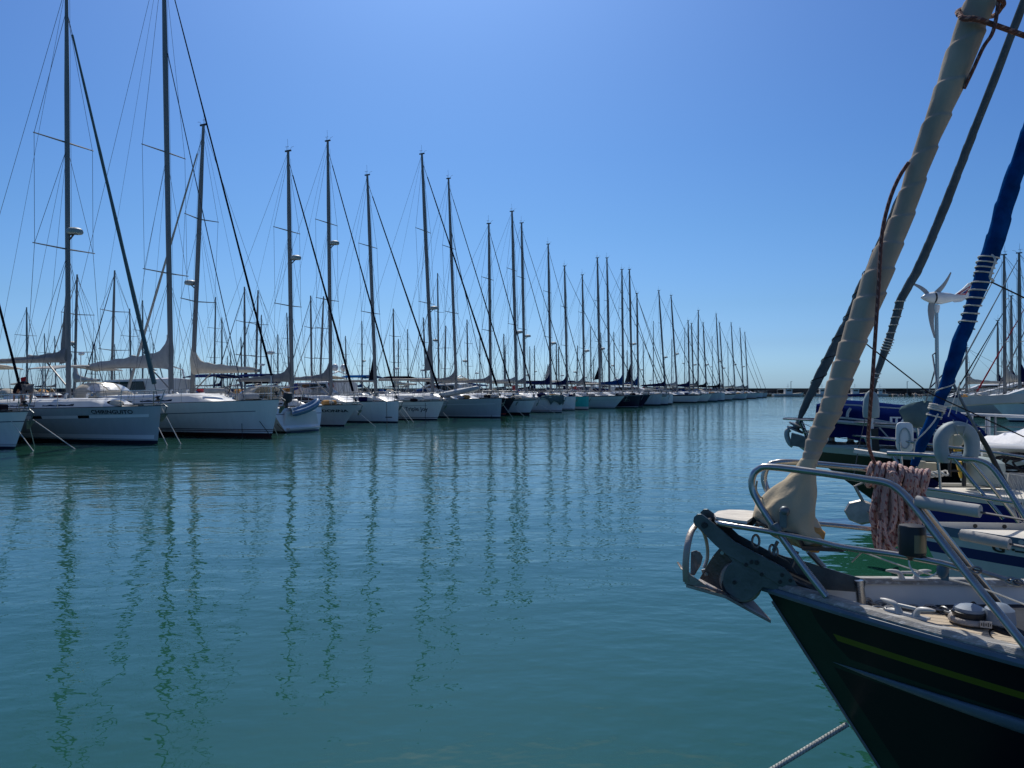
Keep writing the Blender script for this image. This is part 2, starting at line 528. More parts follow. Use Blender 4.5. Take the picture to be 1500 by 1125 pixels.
def rig(root, h, mx, mh, rake, md, base_z, spr=(.38, .68), sw=1.15, wr=.007, mat='alu_mast', det=2, furl='canvas_black', furl_r=.045, frac=.97,
        stemx=None, radar=None, inner=None, taper=.6, back=True):
    """mast with spreaders, stays, shrouds and furled headsail; rake = shift of the masthead along x"""
    if stemx is None: stemx = h.rake - .12
    top = Vector((mx + rake, 0, mh))
    base = Vector((mx, 0, base_z))
    def mp(f): return base.lerp(top, f)
    mb = MB()
    n = 8
    mb.tube([mp(i / n) for i in range(n + 1)], [md / 2 * (1 if i < n - 2 else lerp(1, taper, (i - n + 2) / 2)) for i in range(n + 1)], 10, sq=1.0)
    for v in mb.v: v.y *= .6
    mast = mb.build("mast", mat, root)
    # masthead gear
    if det:
        g = MB()
        g.box(top + Vector((0, 0, .04)), (md * 1.5, .08, .08))
        g.tube([top, top + Vector((-.05, 0, .75))], .008, 4)
        g.tube([top + Vector((.1, 0, 0)), top + Vector((.25, 0, .22)), top + Vector((.42, 0, .25))], .009, 4)
        g.tube([top + Vector((-.22, 0, .3)), top + Vector((.05, 0, .3))], .010, 4)
        g.tube([top + Vector((-.1, 0, 0)), top + Vector((-.1, 0, .3))], .010, 4)
        g.build("masthead_instruments", 'dark_metal', mast)
    tipz = []
    zb = base_z
    for f in spr:
        c = mp(f)
        for sd in (1, -1):
            a = MB()
            tip = c + Vector((-.18, sd * sw, .06))
            a.tube([c, tip], [.035, .022], 6)
            a.build("spreader", mat, mast)
        tipz.append(c + Vector((-.18, 0, .06)))
        sw *= .97
    fz = mp(frac)
    # shrouds
    for sd in (1, -1):
        ch = h.edge(mx - .12, sd, .12)
        segs = []
        w = Vector((0, sd, 0))
        prev = ch
        s2 = sw
        pts = [ch] + [p + w * (sw) for p in tipz] + [fz]
        for i in range(len(pts) - 1): segs.append((pts[i], pts[i + 1]))
        for i, p in enumerate(tipz):
            segs.append((pts[i] if i else h.edge(mx + .3, sd, .15), mp(spr[i] - .01)))
        segs.append((h.edge(mx - .6, sd, .15), mp(spr[0] - .01)))
        wires("shroud", segs, wr, root)
    if back:
        q = h.pt(.99, 1)
        sp = Vector((h.rake - h.L * .93, 0, h.fs + 2.2))
        wires("backstay", [(top, sp), (sp, Vector((q.x + .2, q.y * .7, q.z))), (sp, Vector((q.x + .2, -q.y * .7, q.z)))], wr, root)
    # forestay and furled sail
    foot = Vector((stemx, 0, h.fb + .12))
    if furl:
        a = foot.lerp(fz, .045); b = foot.lerp(fz, .93)
        m = MB()
        nn = 14
        pts = [a.lerp(b, i / nn) for i in range(nn + 1)]
        m.tube(pts, [furl_r * (1 - .55 * (i / nn)) * (1 + .08 * math.sin(i * 2.3)) for i in range(nn + 1)], 8)
        fs = m.build("furled_headsail", furl, root)
        wires("forestay", [(foot, fz)], wr * 1.6, root)
        if det:
            d = MB()
            dr = (fz - foot).normalized()
            d.lathe([(.03, -.02), (.10, 0), (.10, .02), (.05, .04), (.05, .10), (.10, .12), (.10, .14), (.03, .16)], foot + dr * .1, dr, 10)
            d.build("furling_drum", 'dark_metal', fs)
    else:
        wires("forestay", [(foot, fz)], wr * 1.6, root)
    if inner:
        wires("inner_forestay", [(Vector((inner, 0, h.fb + .05)), mp(.78))], .028, root)
    # lazyjacks / topping lift / halyards
    segs = [(top, Vector((mx - h.L * .36, 0, base_z + 1.2)))]
    if det > 1:
        segs.append((mp(spr[-1]), Vector((mx - 1.6, .05, base_z + 1.3))))
        segs.append((mp(spr[-1]), Vector((mx - 3.0, -.05, base_z + 1.3))))
        segs.append((mp(.97) + Vector((.16, .03, 0)), base + Vector((.22, .04, .3))))
    wires("halyards", segs, wr * .7, root)
    if radar:
        c = mp(radar) + Vector((md / 2 + .32, 0, 0))
        a = MB()
        a.lathe([(.14, -.10), (.27, -.09), (.31, -.02), (.29, .08), (.20, .14), (.05, .16)], c, seg=12)
        rr = a.build("radar_dome", 'pvc_grey', mast)
        a = MB()
        a.beam(c - Vector((.35, 0, .1)), c - Vector((-.1, 0, .1)), .12, .04)
        a.beam(c - Vector((.33, 0, .3)), c - Vector((.05, 0, .1)), .05, .04)
        a.build("radar_bracket", 'dark_metal', rr)
    return mast, mp

def boom_and_cover(root, mx, z, L, cover, sz=.35, peak=.9, droop=.0, md=.26, bmat='alu_mast', tilt=.0):
    a = Vector((mx - md / 2, 0, z)); b = Vector((mx - L, 0, z + tilt * L))
    T("boom", [a, b], .085, bmat, root, 8)
    if cover:
        mb = MB(); rings = []
        n = 16
        for i in range(n + 1):
            f = i / n
            p = a.lerp(b, f * .97 - .015)
            hh = lerp(sz, sz * .42, f) * (1 + .07 * math.sin(i * 1.9)) + peak * math.exp(-f * 16) + .12 * math.exp(-f * 5)
            w = .13 + .05 * (1 - f)
            dr = -droop * math.sin(PI * f)
            ring = []
            for k in range(10):
                an = 2 * PI * k / 10
                zz = math.sin(an)
                ring.append(p + Vector((0, math.cos(an) * w * (1 if zz < .3 else .75), (zz * .5 + .42) * hh + dr - .08)))
            rings.append(ring)
        mb.loft(rings)
        mb.build("sail_cover", cover, root)
    T("boom_vang", [a + Vector((-1.3, 0, -.05)), Vector((mx - .15, 0, z - 1.05))], .035, 'alu_mast', root, 6)

def coachroof(root, h, x0, x1, ht, wfrac=.62, win=True, mat='gel_white', front=1.3, wmat='black_glass'):
    mb = MB(); rings = []
    n = 12
    def sec(x, hh, wf):
        e = h.edge(x, 1)
        w = min(e.y * .95, h.B / 2) * wf
        zd = e.z - .02
        return [(x, -w - .05, zd), (x, -w * .93, zd + hh * .75), (x, -w * .78, zd + hh), (x, 0, zd + hh * 1.12), (x, w * .78, zd + hh), (x, w * .93, zd + hh * .75), (x, w + .05, zd)]
    xs = [x0 + (x1 - x0) * i / n for i in range(n + 1)]
    for i, x in enumerate(xs):
        d = abs(x - x0)
        rings.append(sec(x, ht * sm(d / front) + .02, wfrac))
    mb.loft(rings)
    c = mb.build("coachroof", mat, root, smooth=.5)
    if win:
        xa = x0 + (x1 - x0) * .35
        for sd in (1, -1):
            for (p, q) in ((.28, .52), (.58, .84)):
                wb = MB(); rings = []
                for i in range(5):
                    x = x0 + (x1 - x0) * lerp(p, q, i / 4)
                    e = h.edge(x, 1); w = min(e.y * .95, h.B / 2) * wfrac; zd = e.z - .02
                    hh = ht
                    y1 = lerp(w + .05, w * .93, .35); y2 = lerp(w + .05, w * .93, .85)
                    rings.append([(x, sd * (y1 + .004), zd + hh * .27), (x, sd * (y2 + .004), zd + hh * .62), (x, sd * (y2 - .02), zd + hh * .62), (x, sd * (y1 - .02), zd + hh * .27)])
                wb.loft(rings)
                wb.build("cabin_window", wmat, c, smooth=.3)
    return c
def sprayhood(root, h, x, w, z, mat, ln=1.5, ht=.75, glass=True, name="sprayhood"):
    mb = MB(); rings = []
    for i in range(7):
        f = i / 6
        hh = ht * math.sin(min(1, f * 1.35 + .08) * PI / 2)
        ring = []
        for k in range(11):
            a = PI * k / 10
            ring.append((x - f * ln, math.cos(a) * w / 2 * (.9 + .1 * f), z + max(.0, math.sin(a)) ** .55 * hh))
        rings.append(ring)
    mb.loft(rings, closed=False, caps=False)
    o = mb.build(name, mat, root)
    md = o.modifiers.new("thick", 'SOLIDIFY'); md.thickness = .02
    if glass:
        g = MB()
        for k0, k1 in ((1, 4), (4, 6), (6, 9)):
            rr = []
            for i in (1, 2, 3):
                f = i / 6
                hh = ht * math.sin(min(1, f * 1.35 + .08) * PI / 2)
                rr.append([(x - f * ln + .012, math.cos(PI * (k0 + .15 + (k1 - k0 - .3) * q / 3) / 10) * w / 2 * (.93 + .1 * f), z + .03 + math.sin(PI * (k0 + .15 + (k1 - k0 - .3) * q / 3) / 10) ** .55 * hh) for q in range(4)])
            g.loft(rr, closed=False, caps=False)
        g.build("window", 'clear_plastic', o)
    return o
def pulpit(root, h, mat='steel', r=.016, ht=.6, L=1.3, name="pulpit"):
    mb = MB()
    for sd in (1, -1):
        f0 = h.edge(h.rake - .25, sd, .04); f1 = h.edge(h.rake - L, sd, .05)
        mb.tube([f1, f1 + Vector((.05, 0, ht))], r, 5)
        mb.tube([f0, f0 + Vector((.15, sd * .1, ht * .95))], r, 5)
        mb.tube([f1 + Vector((.05, 0, ht)), f0 + Vector((.15, sd * .1, ht)), (h.rake + .16, sd * .06, h.fb + ht)], r, 5)
        mb.tube([f1 + Vector((.03, 0, ht * .5)), f0 + Vector((.08, sd * .06, ht * .5))], r * .8, 5)
    mb.tube([(h.rake + .16, -.06, h.fb + ht), (h.rake + .16, .06, h.fb + ht)], r, 5)
    return mb.build(name, mat, root)
def lifelines(root, h, ht=.6, x0=-1.4, nst=6, r=.006):
    xs = [x0 - i * (h.L - 2.2) / (nst - 1) for i in range(nst)]
    st = None
    for sd in (1, -1):
        for x in xs[1:]:
            e = h.edge(h.rake + x, sd, .05)
            if st is None:
                m = MB(); m.tube([(0, 0, 0), (0, 0, ht)], .012, 5)
                st = m.build("stanchion", 'steel', root); st.location = e
            else:
                c = st.copy(); COL.objects.link(c); c.location = e; c.parent = root
        pts = [h.edge(h.rake + x, sd, .05) for x in xs]
        m = MB()
        m.tube([p + Vector((0, 0, ht)) for p in pts], r, 4)
        m.tube([p + Vector((0, 0, ht * .5)) for p in pts], r, 4)
        m.build("lifeline", 'wire', root)
def fender(root_or_none, p, r=.11, L=.5, mat='white_plastic'):
    mb = MB()
    mb.lathe([(.02, -L / 2 - .06), (r * .6, -L / 2), (r, -L / 2 + .08), (r, L / 2 - .08), (r * .6, L / 2), (.02, L / 2 + .06)], p, seg=10)
    mb.tube([Vector(p) + Vector((0, 0, L / 2)), Vector(p) + Vector((0, 0, L / 2 + .5))], .008, 4)
    return mb.build("fender", mat, None)
def bow_anchor(root, h, mat='steel_dull'):
    mb = MB()
    x, z = h.rake, h.fb
    mb.beam((x - .35, 0, z + .05), (x + .22, 0, z + .03), .12, .05)
    mb.tube([(x + .1, 0, z + .09), (x + .32, 0, z - .02), (x + .12, 0, z - .42)], .022, 6)
    mb.prism([(x + .18, -.16, z - .30), (x + .18, .16, z - .30), (x + .02, .05, z - .58), (x + .02, -.05, z - .58)], (.03, 0, .012))
    return mb.build("bow_anchor", mat, root)

def yacht(name, label, bow, ang, h, hm, mx, mh, rake=0, md=.26, group="sailing boats moored in the long row", det=2, cover='canvas_grey', boom=4.5, boomz=None, furl='canvas_black',
          cr=None, hood=None, radar=None, spr=(.38, .68), mastmat='alu_mast', inner=None, peak=.9, wr=.010, clew=None, deckmat='gel_white', anchor=True, furl_r=.045, csz=.35, cat="sailboat",
          roofht=.42, frac=.97, sw=1.15, droop=0, toemat='dark_metal', winmat='black_glass'):
    root = empty(name, bow, ang, label, cat, group)
    h.build(hm, root, nt=26 if det > 1 else 14, nv=12 if det > 1 else 7)
    h.deck(deckmat, root)
    h.rail(toemat if det else 'gel_white', root, .04, .026, n=20)
    c0, c1 = cr or (mx + 1.9, mx - h.L * .36)
    coachroof(root, h, c0, c1, roofht, win=det > 0, wmat=winmat)
    if det: clutter(root, h, mx, c0, c1, roofht, det)
    base_z = h.edge(mx).z + roofht * .9
    bz = boomz or base_z + 1.15
    if mh:
        rig(root, h, mx, mh, rake, md, base_z - .1, spr=spr, mat=mastmat, det=det, furl=furl, radar=radar, inner=inner, wr=wr, furl_r=furl_r, frac=frac, sw=sw)
        boom_and_cover(root, mx, bz, boom, cover, peak=peak, sz=csz, droop=droop)
    if hood:
        sprayhood(root, h, c1 + .7, h.B * .52, h.edge(c1).z + roofht * .8, hood, glass=det > 1)
    if det:
        pulpit(root, h)
        if anchor: bow_anchor(root, h)
        pp = MB()
        q = h.pt(.985, 1)
        for zz in (.6, .32):
            pp.tube([(q.x + 1.3, q.y - .05, q.z + zz), (q.x + .1, q.y - .1, q.z + zz), (q.x + .05, -q.y + .1, q.z + zz), (q.x + 1.3, -q.y + .05, q.z + zz)], .014, 5)
        for sd in (1, -1):
            for dx in (1.3, .1): pp.tube([(q.x + dx, sd * (q.y - .07), q.z), (q.x + dx, sd * (q.y - .07), q.z + .6)], .014, 5)
        pp.build("pushpit", 'steel', root)
    if det > 1:
        lifelines(root, h)
        st = MB()
        q = h.pt(.8, 1)
        st.lathe([(.02, 0), (.03, .9), (.05, .95)], (q.x, 0, q.z - .1), seg=8)
        st.tube([(q.x + .06, .45 * math.cos(a * PI / 9), q.z + .75 + .45 * math.sin(a * PI / 9)) for a in range(18)], .014, 5, closed=True)
        st.build("steering_wheel", 'steel', root)
    if clew:
        cm, f0, f1, wd_ = clew
        top = Vector((mx + rake, 0, mh)); base = Vector((mx, 0, base_z))
        a = base.lerp(top, f0) + Vector((-md / 2, 0, 0)); b = base.lerp(top, f1) + Vector((-md / 2, 0, 0))
        m = MB()
        m.prism([a, b, a + Vector((-wd_, 0, -.06))], (0, .03, 0))
        m.build("furled_mainsail", cm, root)
    return root
CR = random.Random(77)
def clutter(root, h, mx, c0, c1, roofht, det):
    """hatches, vents, bimini, raft case, ensign: what stands on every cruising deck"""
    L = h.L
    z1 = h.edge(c0 - 1.6).z + roofht
    for x, s in ((h.rake - 1.5, .5), (c0 - 1.7, .55)):
        zz = h.edge(x).z + (.03 if x > c0 else roofht * 1.05 - .02)
        m = MB(); m.box((x, 0, zz + .035), (s, s, .05)); m.build("deck_hatch", 'black_glass', root, smooth=0)
    k = CR.random()
    col = CR.choice(['canvas_navy', 'canvas_cream', 'canvas_grey', 'canvas_blue', 'canvas_lightgrey', 'canvas_black', 'canvas_tan' if k < .3 else 'canvas_navy'])
    xs = h.rake - L * .80
    zz = h.edge(xs).z
    if CR.random() < .8:
        w = h.B * .40
        m = MB()
        for dx in (0, -.9, -1.8):
            m.tube([(xs + dx * .5 - .3, w, zz), (xs + dx, w * .95, zz + 1.75), (xs + dx, 0, zz + 1.95), (xs + dx, -w * .95, zz + 1.75), (xs + dx * .5 - .3, -w, zz)], .016, 5)
        f = m.build("bimini_frame", 'steel', root)
        m = MB(); m.loft([[(xs + dx, q * w, zz + 1.97 - .2 * q * q - (.04 if dx in (.1, -1.9) else 0)) for q in (-1, -.6, -.2, .2, .6, 1)] + [(xs + dx, q * w, zz + 1.93 - .2 * q * q - (.04 if dx in (.1, -1.9) else 0)) for q in (1, .6, .2, -.2, -.6, -1)] for dx in (.1, 0, -.45, -.9, -1.4, -1.8, -1.9)])
        m.build("bimini", col, f)
    for _ in range(2 if det > 1 else 1):
        x = CR.uniform(mx + 2.6, h.rake - 1.9); y = CR.uniform(-.5, .5)
        zc = h.edge(x).z + (roofht if x < c0 - .6 else .02)
        m = MB(); r = CR.uniform(.14, .24)
        if CR.random() < .5: m.ell((x, y, zc + r * .7), (r * 2.2, r, r * .8), 10)
        else: m.lathe([(.02, -.45), (r * .8, -.43), (r * .9, 0), (r * .8, .43), (.02, .45)], (x, y, zc + r * .8), (.3, 1, 0), 10)
        m.build("deck_bag", CR.choice(['canvas_navy', 'canvas_lightgrey', 'white_plastic', 'canvas_black', 'canvas_cream', 'canvas_grey', 'pvc_grey', 'canvas_tan']), root)
    wm_ = vm_ = None
    for sd in (1, -1):
        for x in (c1 + .5, c1 - 1.0):
            zc = h.edge(x).z + (roofht if x > c1 else .25)
            if wm_ is None:
                m = MB(); m.lathe([(.07, 0), (.06, .05), (.045, .08), (.06, .16), (.02, .18)], (0, 0, 0), seg=8); o = m.build("winch", 'steel', root); wm_ = o
            else:
                o = wm_.copy(); COL.objects.link(o); o.parent = root
            o.location = (x, sd * h.B * .26, zc)
        x = mx + .5; zc = h.edge(x).z + roofht
        if vm_ is None:
            m = MB(); m.tube([(0, 0, -.02), (0, 0, .18), (.1, 0, .22)], .05, 6); o = m.build("deck_vent", 'gel_white', root); vm_ = o
        else:
            o = vm_.copy(); COL.objects.link(o); o.parent = root
        o.location = (x, sd * .45, zc)
    q = h.pt(.99, 1)
    if CR.random() < .6:
        e = Vector((q.x + .2, -q.y * .6, q.z))
        m = MB(); m.tube([e, e + Vector((-.35, 0, 1.5))], .014, 5); f = m.build("flag_staff", 'mast_wood', root)
        m = MB(); a = e + Vector((-.33, 0, 1.42)); m.loft([[a + Vector((-t * .5, .04 * math.sin(t * 7), -.10 * t)), a + Vector((-t * .45 + .06, .04 * math.sin(t * 7 + .5), -.42 - .16 * t))] for t in [i / 5 for i in range(6)]], closed=False, caps=False)
        m.build("ensign", CR.choice(['canvas_red', 'red', 'flag_blue', 'canvas_navy']), f)
    if CR.random() < .45:
        e = Vector((q.x + .4, q.y * .7, q.z))
        m = MB(); m.tube([e, e + Vector((0, 0, 2.6))], .025, 6); m.ell(e + Vector((.05, 0, 2.65)), (.28, .07, .09), 8); m.build("stern_pole", 'mast_white', root)
def to_world(root_loc, ang, p):
    return Matrix.Rotation(ang, 3, 'Z') @ Vector(p) + Vector(root_loc)
def rope_thing(label, a, b, r=.012, mat='rope_white', sag=.0, group="mooring lines of the long row", cat="mooring line", name="mooring_rope", n=8):
    a = Vector(a); b = Vector(b)
    pts = [a.lerp(b, i / n) + Vector((0, 0, -sag * math.sin(PI * i / n))) for i in range(n + 1)]
    o = T(name, pts, r, mat, None, 6)
    return tag(o, label, cat, group)

def mast_solve(bow, ang, px):
    """distance aft of the bow origin at which the centreline is seen at pixel column px"""
    d = Vector((math.cos(ang), math.sin(ang), 0)); k = (px - 750) / F
    return (k * bow.y - bow.x) / (d.x - k * d.y)         # local x (negative = aft)
def mast_dims(bow, ang, mx, xbase, xtop, ytop):
    d = Vector((math.cos(ang), math.sin(ang), 0))
    p = bow + d * mx; k = (xtop - 750) / F
    r = ray(xtop, ytop)
    # shift along d so that the head is seen at xtop
    kk = r.x / r.y
    s = (kk * p.y - p.x) / (d.x - kk * d.y)
    q = p + d * s
    return s, CZ + r.z / r.y * q.y
# ------------------------------------------------------------ breakwater and far side
def breakwater():
    mb = MB()
    Y0 = 268
    mb.box((60, Y0 + 4, 1.35), (900, 4, 2.9))
    mb.box((60, Y0 + 1.9, .2), (900, 3, 1.3))
    m = pm("breakwater_stone", (.10, .092, .086), .9, 0, var=.35, vs=.35, bump=.6, bs=1.5, stretch=(.3, 1, 1.6), dirt=(.03, .028, .027), dirt_s=.25, dirt_lo=.5)
    tag(mb.build("breakwater_wall", m, smooth=0), "long dark stone breakwater closing off the harbour", "breakwater")
    mb = MB()
    rr = random.Random(4)
    for i in range(520):
        x = rr.uniform(90, 215) if i < 420 else rr.uniform(-120, 90)
        c = (x, Y0 - .5 + rr.uniform(-1, 1), rr.uniform(.1, .9) * (1 if math.sin(x * .35) > -.3 else .5))
        s = rr.uniform(.25, .75)
        q = Matrix.Rotation(rr.uniform(0, 6), 3, Vector((rr.random(), rr.random(), 1)).normalized())
        mb.box(c, (s * 1.5, s, s), m=q)
    tag(mb.build("riprap", pm("riprap_stone", (.33, .30, .27), .9, var=.4, vs=.6), smooth=0), "pale rocks heaped along the foot of the breakwater", "rocks", kind="stuff")
    for px, yt in ((1158, 562), (1328, 562), (1218, 562)):
        p = at(px, 572, Y0 + 1)
        b = MB()
        b.tube([(0, 0, 0), (0, 0, 4.4)], .10, 6)
        b.beam((-.1, 0, 4.4), (.5, 0, 4.5), .2, .12)
        o = b.build("lamp_post", 'mast_grey')
        o.location = (p.x, Y0 + .6, .8)
        tag(o, {1158: "thin lamp post on the breakwater above the small white fishing boat", 1328: "thin lamp post on the breakwater behind the blue canvas boat", 1218: "thin lamp post on the breakwater behind the cream furled sail"}[px], "lamp post", "lamp posts on the breakwater")
    # working boats moored under the wall
    def workboat(px, w, hcol, label, house=.35, Y=262, side=1):
        root = empty("fishing_boat", (at(px, 572, Y).x, Y, 0), 0 if side > 0 else PI, label, "fishing boat", "small working boats under the breakwater")
        L = w * Y / F
        h = Hull(L, L * .28, 1.25, .85, rake=.7, tau=1.6, sag=.2, tr=0)
        h.build(hull_mat("workboat_paint", hcol, [('s', -.12, .1, (.5, .5, .5))], .4, (.2, .03, .02), .15), root, 10, 5)
        h.deck('deck_cream', root, nt=8)
        root.location.x += side * L / 2
        b = MB()
        x = -L * house
        b.box((x, 0, 1.6), (L * .22, L * .17, 1.5)); b.box((x, 0, 2.4), (L * .26, L * .2, .1))
        hs = b.build("wheelhouse", 'gel_white', root, smooth=0)
        b = MB(); b.box((x + L * .111, 0, 1.95), (.04, L * .14, .45))
        for s_ in (1, -1): b.box((x, s_ * L * .086, 1.95), (L * .16, .03, .45))
        b.build("window", 'black_glass', hs, smooth=0)
        b = MB()
        b.tube([(x, 0, 2.3), (x, 0, 4.4)], .06, 5); b.tube([(x - .6, 0, 3.4), (x + .6, 0, 3.6)], .04, 4)
        b.tube([(-L * .8, 0, .8), (-L * .8, 0, 2.2), (-L * .55, 0, 2.6)], .05, 5)
        b.build("mast", 'mast_white', root)
        return root
    workboat(1152, 45, (.70, .72, .72), "small white fishing boat lying under the breakwater at the end of the row", .45)
    workboat(1248, 42, (.02, .05, .30), "blue hulled working boat lying under the breakwater right of the cream furled sail", .4)
    workboat(1204, 30, (.65, .66, .66), "white motor boat under the breakwater seen between the two furled headsails", .5, 264)
    workboat(1290, 24, (.66, .64, .60), "small pale boat under the breakwater just right of the hanging white fender", .45, 264, -1)
breakwater()

# ------------------------------------------------------------ the long row of yachts
WH, GB = (.80, .80, .78), (.30, .33, .34)
NAVY = (.02, .03, .07)
def place(px, py):
    p = on_water(px, py); return Vector((p.x, p.y, 0))

def near_boats():
    # leftmost bow
    b = place(22, 657)
    h = Hull(12, 3.8, 1.27, 1.15, rake=.68, tau=2.6)
    yacht("sailing_yacht", "white sailing yacht cut by the left edge in front of the grey yacht", b, ANG, h,
          hull_mat("hull_white_a", WH, [('s', -.34, -.31, NAVY), ('w', .10, .16, (.5, .5, .5))], .3), -4.8, 15.5, -.4, md=.24, furl='canvas_black', cover='canvas_navy', boom=4.2, hood='canvas_navy')
    rope_thing("pale mooring line slanting down from the bow of the leftmost white yacht", to_world(b, ANG, (.3, -.3, .95)), on_water(49, 661), .014)
    rope_thing("slack pale mooring line hanging straight down under the leftmost bow", to_world(b, ANG, (.55, .1, 1.0)), on_water(51, 655), .012)
    # grey yacht
    b = place(231, 650)
    h = Hull(14, 4.3, 1.42, 1.25, rake=.17, tau=3.0, transom=.95)
    mx = mast_solve(b, ANG, 100.5)
    rk, _ = mast_dims(b, ANG, mx, 100, 97.5, 0)
    hm = hull_mat("hull_grey_blue", (.40, .44, .46), [('s', -.40, -.29, (.72, .74, .75), .35, 99), ('s', -.40, -.29, (.006, .006, .01), 2.48, 2.95), ('s', -.40, -.29, (.006, .006, .01), 4.6, 5.1), ('w', .18, .33, (.76, .78, .78), .15, 99)], .22, af=.12)
    root = yacht("sailing_yacht", "grey hulled sailing yacht with dark capital letters near its plumb bow", b, ANG, h, hm, mx, 18.6, rk * 18.6 / 17.6, md=.26,
                 cover='canvas_grey', boom=5.2, boomz=3.25, furl='canvas_teal', furl_r=.085, frac=.94, radar=.405, spr=(.365, .62), hood=None, peak=.1, csz=.42,
                 cr=(-1.6, -8.5), clew=('canvas_grey', .09, .26, .42), det=2, roofht=.34, sw=1.3, wr=.010)
    hull_text(root, h, "CHIRINGUITO", -2.20, 1.13, .20, 'canvas_black', -1, 1.16, .003)
    rope_thing("long pale mooring line crossing the left end of the grey hull", to_world(place(22, 657), ANG, (.65, .2, 1.0)), on_water(110, 658), .016)
    rope_thing("short pale mooring line going into the water right of the grey bow", at(232, 626, 27.6), on_water(245, 652), .014)
    rope_thing("pale mooring line with a knot between the grey bow and the big white yacht", at(237, 598, 27.9), on_water(265, 651), .016)
    # rigid big white yacht
    b2 = place(398, 640)
    h2 = Hull(15.5, 4.6, 1.60, 1.3, rake=.42, tau=3.3, sag=.08)
    mx = mast_solve(b2, ANG, 251)
    rk, _ = mast_dims(b2, ANG, mx, 251, 240, 0)
    hm = hull_mat("hull_white_b", WH, [('s', -.47, -.44, (.05, .06, .10), .8, 99), ('w', .23, .26, (.10, .01, .015)), ('w', .30, .33, (.10, .01, .015))], .22, (.05, .008, .012), .16)
    root = yacht("sailing_yacht", "big white sailing yacht with the tallest mast and dark red waterline", b2, ANG, h2, hm, mx, 23.2, rk * 23.2 / 21, md=.31,
                 cover='canvas_lightgrey', boom=5.9, boomz=3.15, furl='canvas_black', furl_r=.05, spr=(.27, .535), peak=1.0, csz=.75, droop=-.05, cr=(-2.6, -10.5), roofht=.40, sw=1.25, wr=.010, inner=-1.6, hood='canvas_cream')
    for i, (x0, w, mt) in enumerate(((-5.4, 1.5, 'canvas_tan'),)):
        pass
    rope_thing("dark mooring line hanging straight down the side of the big white yacht", at(353, 589, 32.6), on_water(355, 641), .012, 'rope_dark')
    rope_thing("dark mooring line slanting down the bow of the big white yacht", at(360, 590, 32.2), on_water(398, 641), .014, 'rope_dark')
    rope_thing("short pale mooring line under the white bow beside the dinghy", at(402, 627, 31.8), on_water(407, 639), .014)
    # yacht moored stern out with dinghy
    A3 = ANG + PI
    st = place(437, 632)
    L3 = 12.5
    b3 = st + Vector((math.cos(A3), math.sin(A3), 0)) * (L3 - .35)
    h3 = Hull(L3, 3.9, 1.35, 1.15, rake=.4, tau=2.8, tr=.35, transom=.92, e1=.35)
    mx = mast_solve(b3, A3, 281)
    s, mh = mast_dims(b3, A3, mx, 281, 298, 184)
    root = yacht("sailing_yacht", "sailing yacht moored stern out with a blue inflatable hanging behind it", b3, A3, h3,
                 hull_mat("hull_white_c", (.72, .74, .74), [('s', -.3, -.27, NAVY)], .3), mx, mh, s, md=.30, cover='canvas_cream', boom=4.7, boomz=3.0, furl='canvas_lightgrey', furl_r=.08,
                 peak=1.0, csz=.62, hood='canvas_cream', radar=.43, anchor=False, spr=(.36, .66))
    b = MB()
    b.prism([(0, -1.25, .25), (0, -1.05, 1.0), (0, 1.05, 1.0), (0, 1.25, .25), (0, .9, .05), (0, -.9, .05)], (.10, 0, 0))
    b.box((.0, 0, .18), (.6, 2.2, .08))
    o = b.build("swim_platform", 'gel_white', root); o.location = (-L3 + .2, 0, 0)
    for sd in (1, -1):
        T("davit", [(-L3 + 1.0, sd * .8, 1.1), (-L3 + .7, sd * .8, 2.1), (-L3 - .5, sd * .8, 2.2)], .03, 'steel', root, 6)
    # inflatable dinghy on the davits (athwart, tilted)
    dg = empty("inflatable_dinghy", st + Vector((.42, -.30, 1.12)), ANG + R(-66), "blue grey inflatable dinghy slung with its nose up on the stern davits", "dinghy")
    dg.rotation_euler = (R(10), R(-17), math.atan2(.35, .9)); dg.scale = (.50, .72, .72)
    b = MB()
    P = bez([(-1.35, -.48, 0), (0, -.5, 0), (.9, -.42, .1), (1.35, 0, .25), (.9, .42, .1), (0, .5, 0), (-1.35, .48, 0)], 30)
    b.tube(P, [.12] + [.20] * (len(P) - 2) + [.12], 10)
    b.build("tube", pm("pvc_blue", (.10, .21, .36), .5, var=.12), dg)
    b = MB(); b.tube([p + Vector((0, (-1 if p.y < 0 else 1) * .19, .02)) for p in P], .03, 6); b.build("rubbing_strake", 'pvc_grey', dg)
    b = MB(); b.loft([[(x, -w, .0), (x, 0, -z), (x, w, .0), (x, 0, .06)] for x, w, z in ((-1.2, .42, .18), (0, .42, .2), (.9, .35, .1), (1.2, .1, -.1))])
    b.build("floor", 'pvc_grey', dg)
    b = MB(); b.box((-1.28, 0, .12), (.06, .8, .5)); b.build("transom", 'pvc_grey', dg)
    ob = empty("outboard_motor", st + Vector((-.42, -.62, .85)), ANG, "black outboard motor clamped at the stern beside the inflatable dinghy", "outboard motor")
    b = MB(); b.lathe([(.02, .95), (.17, .9), (.20, .7), (.19, .5), (.1, .42)], (0, 0, .15), (.15, 0, 1), 12, sq=1.4); b.build("cowling", 'dark_metal', ob)
    b = MB(); b.beam((0, 0, .6), (.05, 0, -.45), .16, .10, up=Vector((1, 0, 0))); b.box((.08, 0, -.38), (.36, .14, .05)); b.build("shaft", 'dark_metal', ob)
    b = MB(); b.tube([(.06, 0, -.52), (.24, 0, -.52)], .045, 8)
    for k in range(3):
        a = 2 * PI * k / 3
        b.prism([(.22, 0, -.52), (.22, .12 * math.cos(a - .35), -.52 + .12 * math.sin(a - .35)), (.22, .13 * math.cos(a + .3), -.52 + .13 * math.sin(a + .3))], (.02, 0, 0))
